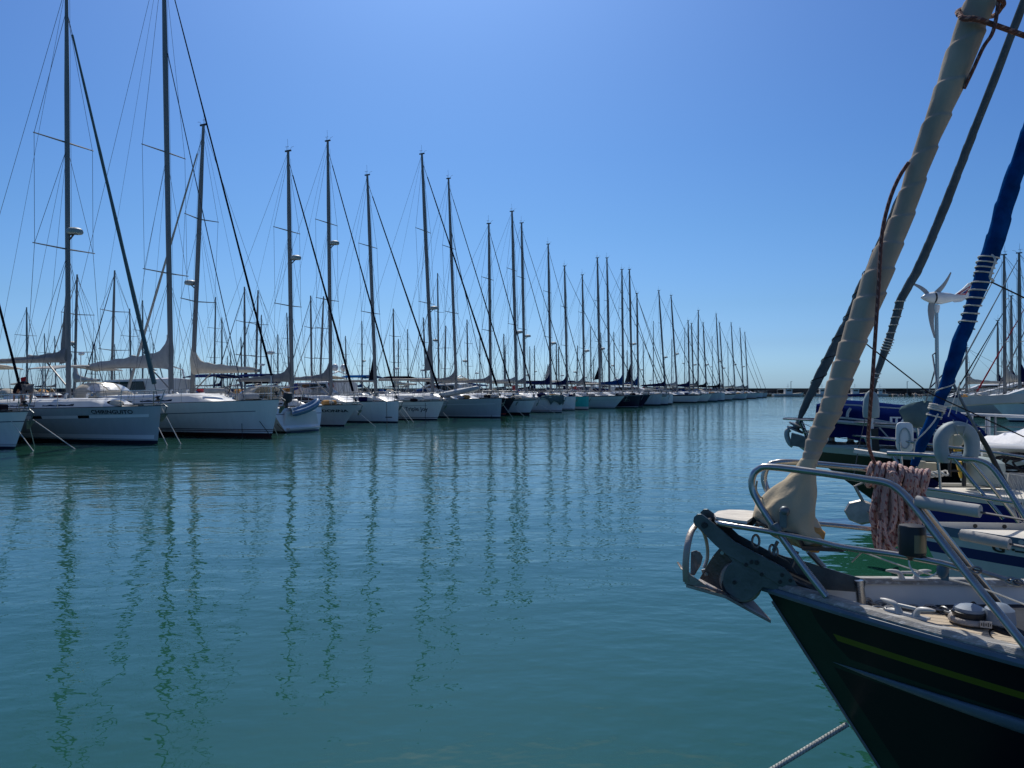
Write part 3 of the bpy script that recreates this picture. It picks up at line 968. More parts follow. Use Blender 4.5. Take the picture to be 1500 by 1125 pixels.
    b.build("propeller", 'steel_dull', ob)
    rope_thing("dark slack line between the white bow and the stern of the yacht with the dinghy", at(406, 621, 32.2), on_water(428, 633), .012, 'rope_dark', .15)
    # raked grey yacht with name
    specs = [
     # water px, bow rake m, freeboard, L, B, mast base px, top px, top y, hull colour, stripes, label, kwargs
     ((504, 624), .95, 1.20, 12.5, 3.9, 428, 422, 222, (.55, .58, .60), [('s', -.28, -.26, (.05, .05, .07), 1.75, 99)], "pale grey sailing yacht with raked bow and black covered dinghy on deck",
      dict(cover='canvas_grey', peak=.9, csz=.5, furl='canvas_black', furl_r=.07, radar=.57, md=.29, hood=None, boom=4.3)),
     ((583, 619), .05, 1.33, 13, 4.1, 485, 480, 207, WH, [('w', .30, .36, (.03, .03, .04), 3.3, 99), ('w', .30, .36, (.03, .03, .04), .35, .75), ('s', -.62, -.40, (.01, .01, .014), 3.6, 4.9), ('w', .05, .10, (.6, .6, .6))], "white plumb bowed sailing yacht with a broken black line near its waterline",
      dict(cover='canvas_grey', peak=1.0, csz=.4, furl='canvas_black', furl_r=.06, radar=.60, md=.28, boom=4.6)),
     ((640, 615), .55, 1.27, 11.8, 3.8, 551, 538, 257, (.82, .80, .77), [('s', -.26, -.245, NAVY, .9, 3), ('w', .14, .18, (.02, .02, .025))], "white sailing yacht with a two word dark name painted on its raked bow",
      dict(cover=None, furl='canvas_black', furl_r=.075, clew=('canvas_black', .075, .175, .45), md=.28, boom=4.2, hood='canvas_lightgrey')),
     ((733, 612), .12, 1.42, 14.5, 4.4, 634, 618, 226, (.38, .42, .44), [('s', -.40, -.37, (.62, .66, .68), .4, 99), ('s', -.52, -.40, (.01, .01, .014), 6.0, 7.0), ('w', .12, .18, (.6, .6, .6))], "long grey blue sailing yacht with an upturned tender on its foredeck",
      dict(cover=None, furl='canvas_black', furl_r=.085, radar=.36, clew=('canvas_grey', .10, .215, .55), md=.30, boom=5)),
     ((740, 609), .9, 1.40, 12.5, 3.8, 669, 657, 262, (.012, .012, .03), [('w', .1, .2, (.25, .05, .04))], "black hulled sailing yacht showing only its raked prow beside the long grey blue yacht",
      dict(cover='canvas_grey', furl='canvas_black', furl_r=.06, md=.26, inner=-1.5)),
     ((775, 608), .6, 1.30, 12, 3.8, 719, 716, 328, (.70, .73, .74), [('s', -.10, -.03, (.02, .02, .03)), ('w', .02, .22, (.015, .012, .018))], "white sailing yacht with a dark band along its deck edge beside the black prow",
      dict(cover='canvas_grey', furl='canvas_black', furl_r=.06, md=.26, peak=.3)),
     ((823, 604), .1, 1.42, 13, 4.1, 757, 750, 310, (.62, .64, .65), [('s', -.22, -.20, (.1, .1, .1)), ('w', .15, .2, (.15, .04, .04))], "white plumb bowed sailing yacht with a dark grey tarpaulin hanging over its bow",
      dict(cover='canvas_lightgrey', furl='canvas_black', radar=.34, md=.30, peak=.2)),
     ((842, 601), .1, 1.40, 12.5, 4, 769, 764, 327, WH, [('w', .1, .16, (.02, .02, .03))], "plain white sailing yacht between the tarpaulin bow and the turquoise bow",
      dict(cover='canvas_grey', furl='canvas_black', radar=.34, md=.30, peak=.3)),
     ((862, 600), .05, 1.38, 12, 3.8, 807, 803, 358, (.03, .42, .40), [('w', .0, .3, (.5, .5, .48))], "sailing yacht with a bright turquoise bow",
      dict(cover='canvas_navy', furl='canvas_black', radar=.34, md=.27, clew=('canvas_lightgrey', .10, .20, .55), peak=.9)),
     ((900, 598), 1.2, 1.36, 13, 3.9, 831, 827, 390, (.60, .66, .68), [('s', -.4, -.38, (.2, .25, .3)), ('w', .12, .2, (.5, .5, .5))], "white sailing yacht with a long raked bow overlapping the navy hull",
      dict(cover='canvas_navy', furl='canvas_black', md=.28, peak=.9)),
     ((935, 597), .3, 1.45, 13, 4, 856, 853, 403, (.012, .014, .035), [('w', .05, .14, (.35, .35, .36)), ('s', -.06, .1, (.2, .2, .22))], "black and navy sailing yacht with a small pale emblem on its bow",
      dict(cover='canvas_grey', furl='canvas_black', radar=.36, md=.26)),
     ((941, 596), 1.0, 1.45, 12.5, 3.9, 879, 875, 378, (.014, .018, .05), [('w', .05, .12, (.3, .3, .32))], "dark navy sailing yacht whose raked prow pokes out past the emblem yacht",
      dict(cover=None, furl='canvas_black', md=.30, radar=.33, clew=('canvas_black', .1, .19, .65))),
     ((962, 594), 1.5, 1.45, 14, 4, 893, 889, 378, (.72, .75, .76), [('s', -.24, -.1, (.03, .03, .05))], "white sailing yacht with a dark sheer band and pointed bow right of the dark hulls",
      dict(cover=None, furl='canvas_black', md=.30)),
    ]
    roots = []
    for (wp, rake, fb, L, B, xb, xt, yt, col, stripes, label, kw) in specs:
        b = place(*wp)
        h = Hull(L, B, fb, fb - .15, rake=rake, tau=2.8, sag=.05, transom=.9)
        mx = mast_solve(b, ANG, xb)
        s, mh = mast_dims(b, ANG, mx, xb, xt, yt)
        hm = hull_mat("hull_paint", col, stripes, .25)
        kw = dict(kw); kw.setdefault('wr', .011)
        kw.setdefault('boomz', None)
        r = yacht("sailing_yacht", label, b, ANG, h, hm, mx, mh, s, **kw)
        roots.append((r, h, b, mx))
    r, h, b, mx = roots[0]
    hull_text(r, h, "DONNA", -.93, .79, .20, 'canvas_black', -1, 1.75, .006)
    c = MB(); rr = []
    for i in range(9):
        f = i / 8; w = .75 * math.sin(PI * (.12 + .78 * f)); hh = .42 * math.sin(PI * (.15 + .75 * f))
        rr.append([(-2.0 - 2.7 * f, math.cos(PI * k / 8) * w, 1.22 + math.sin(PI * k / 8) ** .6 * hh) for k in range(9)])
    c.loft(rr)
    o = c.build("covered_dinghy", 'canvas_black'); o.location = b; o.rotation_euler = (0, 0, ANG)
    tag(o, "small dinghy under a black cover on the foredeck of the raked grey yacht", "dinghy")
    r, h, b, mx = roots[2]
    hull_text(r, h, "Triple Joy", -1.98, .62, .38, 'canvas_navy', -1, 1.0, .004)
    # tender on the foredeck of the long yacht
    r, h, b, mx = roots[3]
    dg = empty("upturned_tender", b + to_world((0, 0, 0), ANG, (-3.3, -.1, 1.88)), ANG, "pale grey inflatable tender lying upturned on the foredeck of the long grey blue yacht", "dinghy")
    dg.rotation_euler = (0, R(-9), ANG); dg.scale = (.82, .8, .8)
    c = MB()
    P = bez([(-1.9, -.5, 0), (0, -.55, 0), (1.2, -.45, .05), (1.75, 0, .1), (1.2, .45, .05), (0, .55, 0), (-1.9, .5, 0)], 30)
    c.tube(P, .21, 10); c.build("tube", 'pvc_grey', dg)
    c = MB(); c.loft([[(x, -w, .05), (x, 0, z), (x, w, .05), (x, 0, -.02)] for x, w, z in ((-1.7, .48, .3), (0, .5, .36), (1.1, .4, .3), (1.6, .12, .2))]); c.build("bottom", 'white_plastic', dg)
    # tarpaulin over a bow
    r, h, b, mx = roots[6]
    c = MB(); rr = []
    for i in range(9):
        x = .15 - 1.9 * i / 8
        row = []
        for k in range(9):
            q = -1 + 2 * k / 8
            e = h.edge(x, 1)
            y = q * (e.y + .14)
            dz = .16 - max(0, abs(q) - .72) * (2.6 if i < 5 else 1.0) * (1.0 + .3 * math.sin(i * 1.7)) + .05 * math.sin(k * 2 + i)
            row.append((x, y, e.z + dz))
        rr.append(row)
    c.loft(rr, caps=False, closed=False)
    o = c.build("bow_tarpaulin", 'canvas_teal', r); md = o.modifiers.new("t", 'SOLIDIFY'); md.thickness = .02
    # emblem: two linked rings
    r, h, b, mx = roots[10]
    for dx in (-1.05, -1.45, -1.25):
        c = MB()
        c.tube([h.side(dx + .17 * math.cos(a), .85 + .14 * math.sin(a), -1, .02) for a in [2 * PI * k / 14 for k in range(14)]], .022, 4, closed=True)
        c.build("bow_emblem", 'mast_grey', r)
    # mooring lines of the middle row
    for lab, a, w, bl in (
        ("frayed pale mooring line knotted with weed beside the inflatable dinghy", (457, 607), (468, 626), 39),
        ("pale mooring line from the raked grey bow crossing in front of the plumb white hull", (521, 601), (550, 625), 41),
        ("dark mooring line hanging down the side of the plumb white yacht", (566, 588), (567, 622), 45.5),
        ("dark mooring line slanting from the plumb white bow", (570, 589), (596, 619), 45),
        ("pale mooring line slanting down left of the two word name", (584, 600), (599, 619), 46),
        ("pale mooring line dropping in front of the two word name", (586, 592), (606, 619), 47),
        ("dark mooring line hanging down beside the two word name", (623, 590), (623, 616), 49),
        ("short pale mooring line at the waterline of the long grey blue yacht", (649, 604), (658, 614), 49.5),
        ("dark mooring line hanging down the bow of the long grey blue yacht", (719, 585), (720, 612), 53.5),
        ("pale mooring line crossing the black prow", (735, 590), (751, 612), 53),
        ("pale mooring line falling in front of the white yacht with the dark deck band", (757, 600), (768, 610), 56),
        ("thin pale mooring line ahead of the tarpaulin bow", (790, 592), (813, 605), 62),
        ("thin pale mooring line below the turquoise bow", (828, 592), (846, 603), 66),
        ("thin pale mooring line crossing the navy hull with the emblem", (908, 585), (928, 596), 84)):
        w_ = on_water(*w)
        rope_thing(lab, at(a[0], a[1], max(bl, w_.y + .3) if bl < w_.y else bl), w_, .016, 'rope_dark' if lab.startswith("dark") else 'rope_white')
    return b, h
near_boats()

def person_bending():
    b = place(231, 650)
    x = mast_solve(b, ANG, 66) + .7
    root_loc = to_world(b, ANG, (x, -1.15, 1.36))
    V = [(0, 0, .84), (-.16, 0, .88), (-.34, 0, .86), (-.46, 0, .78), (-.53, 0, .70), (-.60, 0, .63), (-.66, 0, .56),      # 0-6 spine to head
         (-.02, .11, .78), (.05, .12, .46), (-.02, .13, .09), (-.14, .13, .04),                                       # 7-10 left leg
         (-.02, -.11, .78), (-.16, -.13, .47), (-.12, -.14, .09), (-.24, -.14, .04),                                   # 11-14 right leg
         (-.43, .17, .76), (-.46, .22, .52), (-.50, .18, .30), (-.53, .17, .22),                                      # 15-18 arm
         (-.43, -.17, .76), (-.50, -.22, .52), (-.56, -.17, .30), (-.60, -.16, .22)]
    E = [(0, 1), (1, 2), (2, 3), (3, 4), (4, 5), (5, 6), (0, 7), (7, 8), (8, 9), (9, 10), (0, 11), (11, 12), (12, 13), (13, 14), (3, 15), (15, 16), (16, 17), (17, 18), (3, 19), (19, 20), (20, 21), (21, 22)]
    RR = [.13, .135, .15, .13, .06, .08, .09, .09, .06, .04, .035, .09, .06, .04, .035, .06, .042, .032, .03, .06, .042, .032, .03]
    def skin(name, V, E, RR, mat, parent=None):
        me = bpy.data.meshes.new(name); me.from_pydata(V, E, [])
        o = bpy.data.objects.new(name, me); COL.objects.link(o)
        s = o.modifiers.new("skin", 'SKIN')
        for i, sv in enumerate(me.skin_vertices[0].data):
            sv.radius = (RR[i], RR[i]); sv.use_root = (i == 0)
        o.modifiers.new("sub", 'SUBSURF').levels = 1
        o.modifiers["sub"].render_levels = 1
        dg = bpy.context.evaluated_depsgraph_get()
        m2 = bpy.data.meshes.new_from_object(o.evaluated_get(dg))
        o.modifiers.clear(); o.data = m2
        m2.materials.clear(); m2.materials.append(M[mat]); m2.polygons.foreach_set('use_smooth', [True] * len(m2.polygons))
        o.parent = parent
        return o
    body = skin("person", V, E, RR, 'skin')
    body.location = root_loc; body.rotation_euler = (0, 0, ANG)
    tag(body, "person in a dark shirt and grey shorts bending over on the grey yacht", "person")
    i = [0, 1, 2, 3, 15, 16, 19, 20]
    skin("shirt", [V[k] for k in i], [(0, 1), (1, 2), (2, 3), (3, 4), (4, 5), (3, 6), (6, 7)], [.145, .16, .175, .15, .085, .065, .085, .065], 'cloth_dark', body)
    i = [0, 7, 8, 11, 12]
    skin("shorts", [V[k] if k not in (8, 12) else tuple(Vector(V[k - 1]).lerp(Vector(V[k]), .8)) for k in i], [(0, 1), (1, 2), (0, 3), (3, 4)], [.145, .115, .10, .115, .10], 'cloth_grey', body)
    h = MB(); h.ell((-.68, 0, .555), (.10, .085, .10), 10); h.build("hair", 'hair_dark', body)
person_bending()

# ------------------------------------------------------------ far part of the row
ORD = ["first", "second", "third", "fourth", "fifth", "sixth", "seventh", "eighth", "ninth", "tenth", "eleventh", "twelfth", "thirteenth", "fourteenth", "fifteenth", "sixteenth", "seventeenth", "eighteenth", "nineteenth",
       "twentieth", "twenty first", "twenty second", "twenty third", "twenty fourth", "twenty fifth", "twenty sixth", "twenty seventh", "twenty eighth", "twenty ninth", "thirtieth", "thirty first", "thirty second", "thirty third",
       "thirty fourth", "thirty fifth", "thirty sixth", "thirty seventh", "thirty eighth", "thirty ninth", "fortieth", "forty first", "forty second", "forty third", "forty fourth", "forty fifth"]
def far_boats():
    rr = random.Random(11)
    lst = [(913, 911, 395, 'mast_grey', 'canvas_blue'), (926, 922, 395, 'mast_grey', None), (935, 933, 430, 'mast_grey', 'canvas_blue'), (975, 965, 426, 'mast_grey', 'canvas_navy'),
           (992, 983, 433, 'mast_grey', 'canvas_lightgrey'), (1010, 1008, 470, 'mast_grey', 'canvas_navy'), (1016, 1013, 474, 'mast_grey', None), (1022.5, 1023, 455, 'mast_wood', 'canvas_grey'),
           (1035, 1030, 473, 'mast_grey', 'canvas_black'), (1055, 1049, 460, 'mast_grey', 'canvas_black'), (1060, 1054, 473, 'mast_white', 'canvas_grey'), (1077, 1071, 473, 'mast_grey', 'canvas_cream'),
           (1089, 1084, 481, 'mast_grey', 'canvas_lightgrey'), (1096, 1091, 487, 'mast_grey', 'canvas_grey')]
    for i, (xb, xt, yt, mm, cov) in enumerate(lst):
        off = 5 + rr.uniform(-.3, .6)
        p = row_pt(xb, off)
        b = p + HD * 5.0
        s, mh = mast_dims(b, ANG, -5.0, xb, xt, yt)
        L = rr.uniform(12, 14)
        h = Hull(L, 3.9, rr.uniform(1.3, 1.55), 1.25, rake=rr.choice([.1, .3, .9]), tau=2.6)
        col = rr.choice([WH, (.74, .75, .74), (.66, .70, .72), (.5, .54, .56)])
        hm = hull_mat("hull_paint_far", col, [('w', .06, .18, rr.choice([NAVY, (.2, .03, .03), (.02, .02, .02)]))] + ([('s', -.2, -.02, (.03, .03, .05))] if i in (3, 8) else []), .3)
        yacht("sailing_yacht", {7: "sailing yacht with a varnished wooden mast in the far part of the row", 10: "sailing yacht with a white mast in the far part of the row",
                                0: "sailing yacht with a blue sail cover just right of the two dark hulls", 13: "last sailing yacht at the far end of the row nearest the open water"}.get(i,
              f"far sailing yacht in the row, {ORD[i]} mast right of the dark hulls"), b, ANG, h, hm, -5.0, mh, s, md=.30, det=1, cover=cov, boom=rr.uniform(4, 5), furl='canvas_black', furl_r=.055,
              group="sailing boats in the far stretch of the row", wr=.014, hood=rr.choice(['canvas_navy', 'canvas_grey', 'canvas_cream', 'canvas_blue']), radar=rr.choice([None, .35, .4]), csz=.6,
              peak=rr.uniform(.5, 1.1), anchor=False, clew=('canvas_black', .09, .24, .9) if i == 1 else None)
far_boats()

def motor_yacht(label, loc, ang, L=11, hcol=WH, domes=True, hood='canvas_navy', group="motor boats among the yachts"):
    root = empty("motor_yacht", loc, ang, label, "motor boat", group)
    h = Hull(L, L * .33, 1.6, 1.1, rake=1.3, tau=2.6, sag=.0, tr=0, e1=.3)
    h.build(hull_mat("motor_hull_paint", hcol, [('s', -.35, -.25, NAVY)], .25), root, 14, 7)
    h.deck('gel_white', root, nt=12)
    b = MB(); rings = []
    for x, w, z in ((.05, .2, 1.55), (-.12, .55, 2.1), (-.28, .8, 2.7), (-.62, .85, 2.8), (-.66, .85, 2.75), (-.68, .83, 1.2)):
        X = 1.3 - L * .12 + x * L; W = w * L * .14
        rings.append([(X, -W * 1.05, 1.2), (X, -W, z * .97), (X, 0, z), (X, W, z * .97), (X, W * 1.05, 1.2)])
    b.loft(rings)
    s = b.build("superstructure", 'gel_white', root, smooth=.5)
    for sd in (1, -1):
        b = MB()
        pts = [(1.3 - L * .12 + q * L, sd * (w * L * .14 + .015), z) for q, w, z in ((-.2, .74, 2.0), (-.3, .83, 2.5), (-.58, .87, 2.55), (-.60, .87, 2.0))]
        b.prism(pts, (0, .03, 0)); b.build("side_window", 'black_glass', s, smooth=0)
    b = MB(); b.prism([(1.3 - L * .12 - .15 * L, -.45 * L * .14, 1.95), (1.3 - L * .12 - .27 * L, -.7 * L * .14, 2.6), (1.3 - L * .12 - .27 * L, .7 * L * .14, 2.6), (1.3 - L * .12 - .15 * L, .45 * L * .14, 1.95)], (.06, 0, .05)); b.build("windscreen", 'black_glass', s, smooth=0)
    b = MB()
    x = 1.3 - L * .72
    for sd in (1, -1): b.tube([(x - .5, sd * 1.2, 1.2), (x, sd * 1.15, 3.3), (x + .1, 0, 3.6)], .06, 6)
    b.tube([(x, 0, 3.5), (x, 0, 5.4)], .025, 5); b.tube([(x, -.9, 3.45), (x, -.9, 6)], .012, 4)
    a = b.build("radar_arch", 'gel_white', root)
    if domes:
        for sd in (1, -1):
            b = MB(); b.ell((x, sd * .55, 3.9), (.28, .28, .32), 10); b.build("satellite_dome", 'white_plastic', a)
    b = MB()
    b.tube([(1.2, 0, 2.2), (-1.2, 1.1, 2.15), (-4, 1.6, 2.0)], .02, 5); b.tube([(1.2, 0, 2.2), (-1.2, -1.1, 2.15), (-4, -1.6, 2.0)], .02, 5)
    for x2, y in ((-1.2, 1.1), (-1.2, -1.1), (-4, 1.6), (-4, -1.6), (-2.6, 1.4), (-2.6, -1.4), (1.15, 0)): b.tube([(x2, y, 1.4), (x2, y, 2.12)], .016, 5)
    b.build("bow_rail", 'steel', root)
    return root

def ordinal(i):
    return ORD[i] if i < len(ORD) else ["forty", "fifty"][i // 10 - 4] + " " + ORD[i % 10] if i % 10 != 9 else {49: "fiftieth", 59: "sixtieth"}.get(i, "last")
def back_rows():
    rr = random.Random(5)
    lst = [(40, 39, 450), (63, 63, 520), (82, 80, 492), (109, 113, 402), (134, 136, 500), (163, 168, 396), (192, 190, 452), (209, 209, 440), (226, 224, 500), (313, 316, 435), (325, 325, 465), (359, 358, 420), (374, 378, 425), (381, 383, 461),
           (407, 407, 490), (424, 420, 458), (457, 455, 433), (468, 474, 434), (508, 506, 492), (531, 530, 470), (578, 576, 452), (598, 597, 482), (625, 620, 465), (643, 641, 400), (651, 653, 477), (686, 684, 468), (703, 703, 492), (741, 740, 505),
           (783, 783, 506), (819, 818, 508), (845, 846, 506), (866, 865, 478), (883, 880, 487), (901, 899, 486), (943, 942, 500), (957, 957, 470), (984, 984, 497), (1003, 1003, 480), (1044, 1043, 492), (1067, 1066, 500)]
    for i in range(18):
        x = rr.choice([rr.uniform(10, 420), rr.uniform(420, 760), rr.uniform(760, 960)])
        lst.append((x, x - rr.uniform(-2, 2), rr.uniform(488, 535)))
    lst.sort()
    cov = ['canvas_grey', 'canvas_navy', 'canvas_cream', 'canvas_blue', 'canvas_lightgrey', 'canvas_black', None]
    for i, (xb, xt, yt) in enumerate(lst):
        for off in (22, 54, 68, 100, 114):
            p = row_pt(xb, off)
            hh = CZ + (572 - yt) / F * p.y
            if hh > 9.3: break
        face = ANG + PI if off in (22, 68, 114) else ANG
        d = Vector((math.cos(face), math.sin(face), 0))
        L = min(14, hh * .78)
        mx = -L * .38
        b = p - d * mx
        s, mh = mast_dims(b, face, mx, xb, xt, yt)
        h = Hull(L, L * .31, 1.25, 1.1, rake=rr.choice([.2, .5, .9]), tau=2.4)
        yacht("sailing_boat", f"{ordinal(i)} low mast from the left, sailing boat behind the long row", b, face, h,
              hull_mat("hull_paint_back", rr.choice([WH, WH, (.65, .68, .7), (.05, .07, .2), (.35, .05, .05)]), [], .3), mx, mh, s, md=.22 if off < 50 else .26, det=0,
              cover=rr.choice(cov), boom=L * .33, furl=rr.choice(['canvas_black', 'canvas_lightgrey', 'canvas_navy']), hood=rr.choice(['canvas_navy', 'canvas_red', 'canvas_tan', 'canvas_cream', 'canvas_grey', 'canvas_blue']),
              group="smaller boats berthed behind the long row", wr=.012, radar=rr.choice([None, None, .45]), cr=(mx + 1.4, mx - L * .35), peak=rr.uniform(.2, .8), csz=.4)
    for label, px, off, face, L, dm in (
        ("white motor yacht with satellite domes behind the raked grey yacht's mast", 398, 23, 1, 12, True),
        ("white motor yacht behind the two word name yacht", 600, 22, 1, 11, False),
        ("white motor yacht behind the leftmost masts", 128, 22, 1, 12, False),
        ("white cabin cruiser moored in the far row beside the blue sail cover", 962, 9, 0, 12, True),
        ("white motor yacht behind the turquoise bowed boat", 812, 24, 1, 12, False)):
        a = ANG + PI if face else ANG
        p = row_pt(px, off)
        motor_yacht(label, p, a, L, domes=dm)
    # the pontoon behind the row
    b = MB()
    c0 = row_pt(235, 18.2) - ROWD * 40
    c1 = row_pt(1119, 18.2)
    b.beam(c0 + Vector((0, 0, .35)), c1 + Vector((0, 0, .35)), 2.6, .5)
    o = b.build("pontoon", 'concrete', smooth=0)
    tag(o, "long low concrete pontoon hidden behind the row of yachts", "pontoon")
    b = MB()
    c0 = row_pt(235, 61) - ROWD * 40; c1 = row_pt(1000, 61)
    b.beam(c0 + Vector((0, 0, .35)), c1 + Vector((0, 0, .35)), 2.6, .5)
    tag(b.build("pontoon", 'concrete', smooth=0), "farther concrete pontoon between the second and third rows of boats", "pontoon")
back_rows()
# ------------------------------------------------------------ near side: four yachts moored parallel, bows to the fairway
BA = ANG + PI                                         # their bows point the other way
BD = Vector((math.cos(BA), math.sin(BA), 0))
class Frame:
    """a moored boat's own frame: x forward, y to port, z up"""
    def __init__(s, o): s.o = Vector(o)
    def L(s, p):
        return Matrix.Rotation(-BA, 3, 'Z') @ (Vector(p) - s.o)
    def W(s, p):
        return Matrix.Rotation(BA, 3, 'Z') @ Vector(p) + s.o
    def P(s, px, py, y=0.0):
        c = s.L(CAM); d = Matrix.Rotation(-BA, 3, 'Z') @ ray(px, py)
        return c + d * ((y - c.y) / d.y)
    def Z(s, px, py, z):
        r = ray(px, py)
        return s.L(CAM + r * ((z - CZ) / r.z))
    def PP(s, lst, y=0.0):
        return [s.P(q[0], q[1], q[2] if len(q) > 2 else y) for q in lst]

STEMHEAD = Vector((1.166, 3.45, 0))
FG = Frame(STEMHEAD - BD * .72)

def wrapped_sail(fr, path, mat, parent, pitch=.13, amp=.07, y=0.0, seg=28, name="furled_headsail", dirn=1, step=90, wob=.03, ext=None):
    """path: (px, py, half width px)"""
    P = [fr.P(a, b, y) for a, b, w in path]
    W = []
    for (a, b, w), p in zip(path, P):
        d = (fr.W(p) - CAM); dist = d.y
        W.append(w / F * dist * .92 / (1 + amp * .7))
    if ext:
        d = (P[-1] - P[-4]).normalized()
        for e in ext: P.append(P[len(path) - 1] + d * e); W.append(W[len(path) - 1] * (1 - .5 * e / ext[-1]))
    # resample
    cum = [0]
    for i in range(1, len(P)): cum.append(cum[-1] + (P[i] - P[i - 1]).length)
    n = int(min(cum[-1], 3.2 if ext else 99) * step) + 2
    pts, rs = [], []
    def samp(q):
        for i in range(1, len(P)):
            if cum[i] >= q or i == len(P) - 1:
                f = (q - cum[i - 1]) / (cum[i] - cum[i - 1]); return P[i - 1].lerp(P[i], f), lerp(W[i - 1], W[i], f)
    end = min(cum[-1], 3.2 if ext else 99)
    qs = [end * i / (n - 1) for i in range(n)]
    if ext and cum[-1] > end: qs += [end + (cum[-1] - end) * i / 40 for i in range(1, 41)]
    for q in qs:
        a, b = samp(q); pts.append(a); rs.append(b)
    rn = random.Random(3); ph = [rn.uniform(0, 6) for _ in range(6)]
    def mod(a, ln):
        q_ = math.log((pitch[0] + pitch[1] * ln) / pitch[0]) / pitch[1] if isinstance(pitch, tuple) else ln / pitch
        t = ((dirn * a / (2 * PI) + q_ + .12 * math.sin(ln * 3.1 + ph[0]) + .05 * math.sin(a + ln * 11)) % 1.0)
        saw = (t - .5) * 2
        if t > .93: saw = lerp(saw, -1, (t - .93) / .07)
        return 1 + amp * saw + wob * math.sin(a * 2 + ln * 9 + ph[1]) + wob * .7 * math.sin(a * 5 + ln * 23 + ph[2]) * math.sin(ln * 7 + ph[3])
    m = MB()
    m.tube(pts, rs, seg, mod=mod)
    o = m.build(name, mat, parent, smooth=1.2)
    return o, pts, rs, mod

def coil_round(pts, rs, q0, q1, turns, r, mat, parent, name="lashing", out=1.04, seg=6, slack=.0):
    """rope wound round the tube pts between sample indices q0 and q1"""
    n = max(24, int(turns * 14)); c = []
    ax = (pts[-1] - pts[0]).normalized()
    u = ax.cross(Vector((0, 1, 0))).normalized(); w = ax.cross(u)
    for i in range(n + 1):
        f = q0 + (q1 - q0) * i / n
        k = min(len(pts) - 2, int(f)); p = pts[k].lerp(pts[k + 1], f - k); rr = lerp(rs[k], rs[k + 1], f - k) * out + r
        a = 2 * PI * turns * i / n
        c.append(p + (u * math.cos(a) + w * math.sin(a)) * rr + ax * slack * math.sin(a * 1.0 + .4))
    return T(name, c, r, mat, parent, seg)

def rope_material(name, base, fleck, scale=27.0):
    m, n, l, b = newmat(name)
    uv = n.new("ShaderNodeUVMap")
    sp = n.new("ShaderNodeSeparateXYZ"); l.new(uv.outputs[0], sp.inputs[0])
    # braid: short dark flecks in a skewed lattice
    u = mth(n, l, 'MULTIPLY', sp.outputs[0], 3.0)
    v = mth(n, l, 'ADD', mth(n, l, 'MULTIPLY', sp.outputs[1], scale), mth(n, l, 'MULTIPLY', sp.outputs[0], 1.3))
    row = mth(n, l, 'FLOOR', u)
    vv = mth(n, l, 'FRACT', mth(n, l, 'ADD', v, mth(n, l, 'MULTIPLY', row, .37)))
    f = mth(n, l, 'MULTIPLY', mth(n, l, 'LESS_THAN', vv, .34), mth(n, l, 'LESS_THAN', mth(n, l, 'FRACT', u), .55))
    tc = n.new("ShaderNodeTexCoord")
    nz = ramp(n, l, noise(n, l, tc.outputs["Object"], 14, 3), .35, .65)
    c0 = mixc(n, l, nz, base, tuple(x * .75 for x in base))
    c = mixc(n, l, f, c0, fleck)
    l.new(c, b.inputs["Base Color"]); b.inputs["Roughness"].default_value = .85
    bp = n.new("ShaderNodeBump"); bp.inputs["Strength"].default_value = .5; bp.inputs["Distance"].default_value = .002
    w = mth(n, l, 'SINE', mth(n, l, 'ADD', mth(n, l, 'MULTIPLY', sp.outputs[0], 25.1), mth(n, l, 'MULTIPLY', sp.outputs[1], 420.0)))
    l.new(w, bp.inputs["Height"]); l.new(bp.outputs[0], b.inputs["Normal"])
    return m
M['rope_red'] = rope_material("rope_red_fleck", (.52, .35, .31), (.24, .08, .075))
M['rope_brown'] = rope_material("rope_brown_fleck", (.16, .06, .05), (.35, .18, .15))
M['rope_braid'] = rope_material("rope_pale_braid", (.52, .52, .48), (.10, .13, .12), 60)
mk('weathered_rail', (.28, .27, .25), .7, 0, var=.3, vs=6, stretch=(.6, 6, 6), dirt=(.62, .62, .60), dirt_s=11, dirt_lo=.52, bump=.4, bs=60)
mk('rail_paint', (.07, .12, .17), .4, 0, var=.2, vs=5, dirt=(.22, .25, .27), dirt_s=12, dirt_lo=.62)
mk('roller_steel', (.105, .125, .13), .40, .6, var=.35, vs=7, dirt=(.16, .13, .10), dirt_s=14, dirt_lo=.68, bump=.15, bs=40)
mk('anchor_steel', (.34, .31, .28), .48, .65, var=.25, vs=9, dirt=(.20, .12, .07), dirt_s=12, dirt_lo=.6, bump=.3, bs=60)
mk('anchor_dark', (.12, .10, .085), .45, .6, var=.35, vs=12, dirt=(.22, .15, .10), dirt_s=16, dirt_lo=.6, bump=.3, bs=50)
mk('sail_cream', (.385, .33, .27), .85, 0, var=.22, vs=5, stretch=(1, 1, .5), bump=.6, bs=16, dirt=(.36, .30, .23), dirt_s=6, dirt_lo=.6)
mk('sail_skirt', (.50, .42, .30), .85, 0, var=.1, vs=4, bump=.5, bs=20)
mk('teak_seat', (.66, .62, .55), .75, 0, var=.25, vs=10, stretch=(1, 5, 1), dirt=(.2, .18, .15), dirt_s=22, dirt_lo=.6)
mk('seat_black', (.012, .013, .018), .4, 0, var=.3)
mk('cleat_white', (.46, .45, .43), .35, 0, var=.06)
mk('bulwark_white', (.60, .58, .53), .5, 0, var=.1, vs=3, dirt=(.35, .31, .25), dirt_s=6, dirt_lo=.66)
mk('padding_white', (.42, .41, .39), .8, 0, var=.12, vs=7, bump=.4, bs=25)
mk('amber_lens', (.22, .17, .09), .15, 0, var=.2)
mk('galvanised', (.26, .27, .28), .5, .8, var=.3, vs=20)
mk('windlass_paint', (.20, .25, .31), .6, .0, var=.15, dirt=(.4, .42, .43), dirt_s=12, dirt_lo=.62)
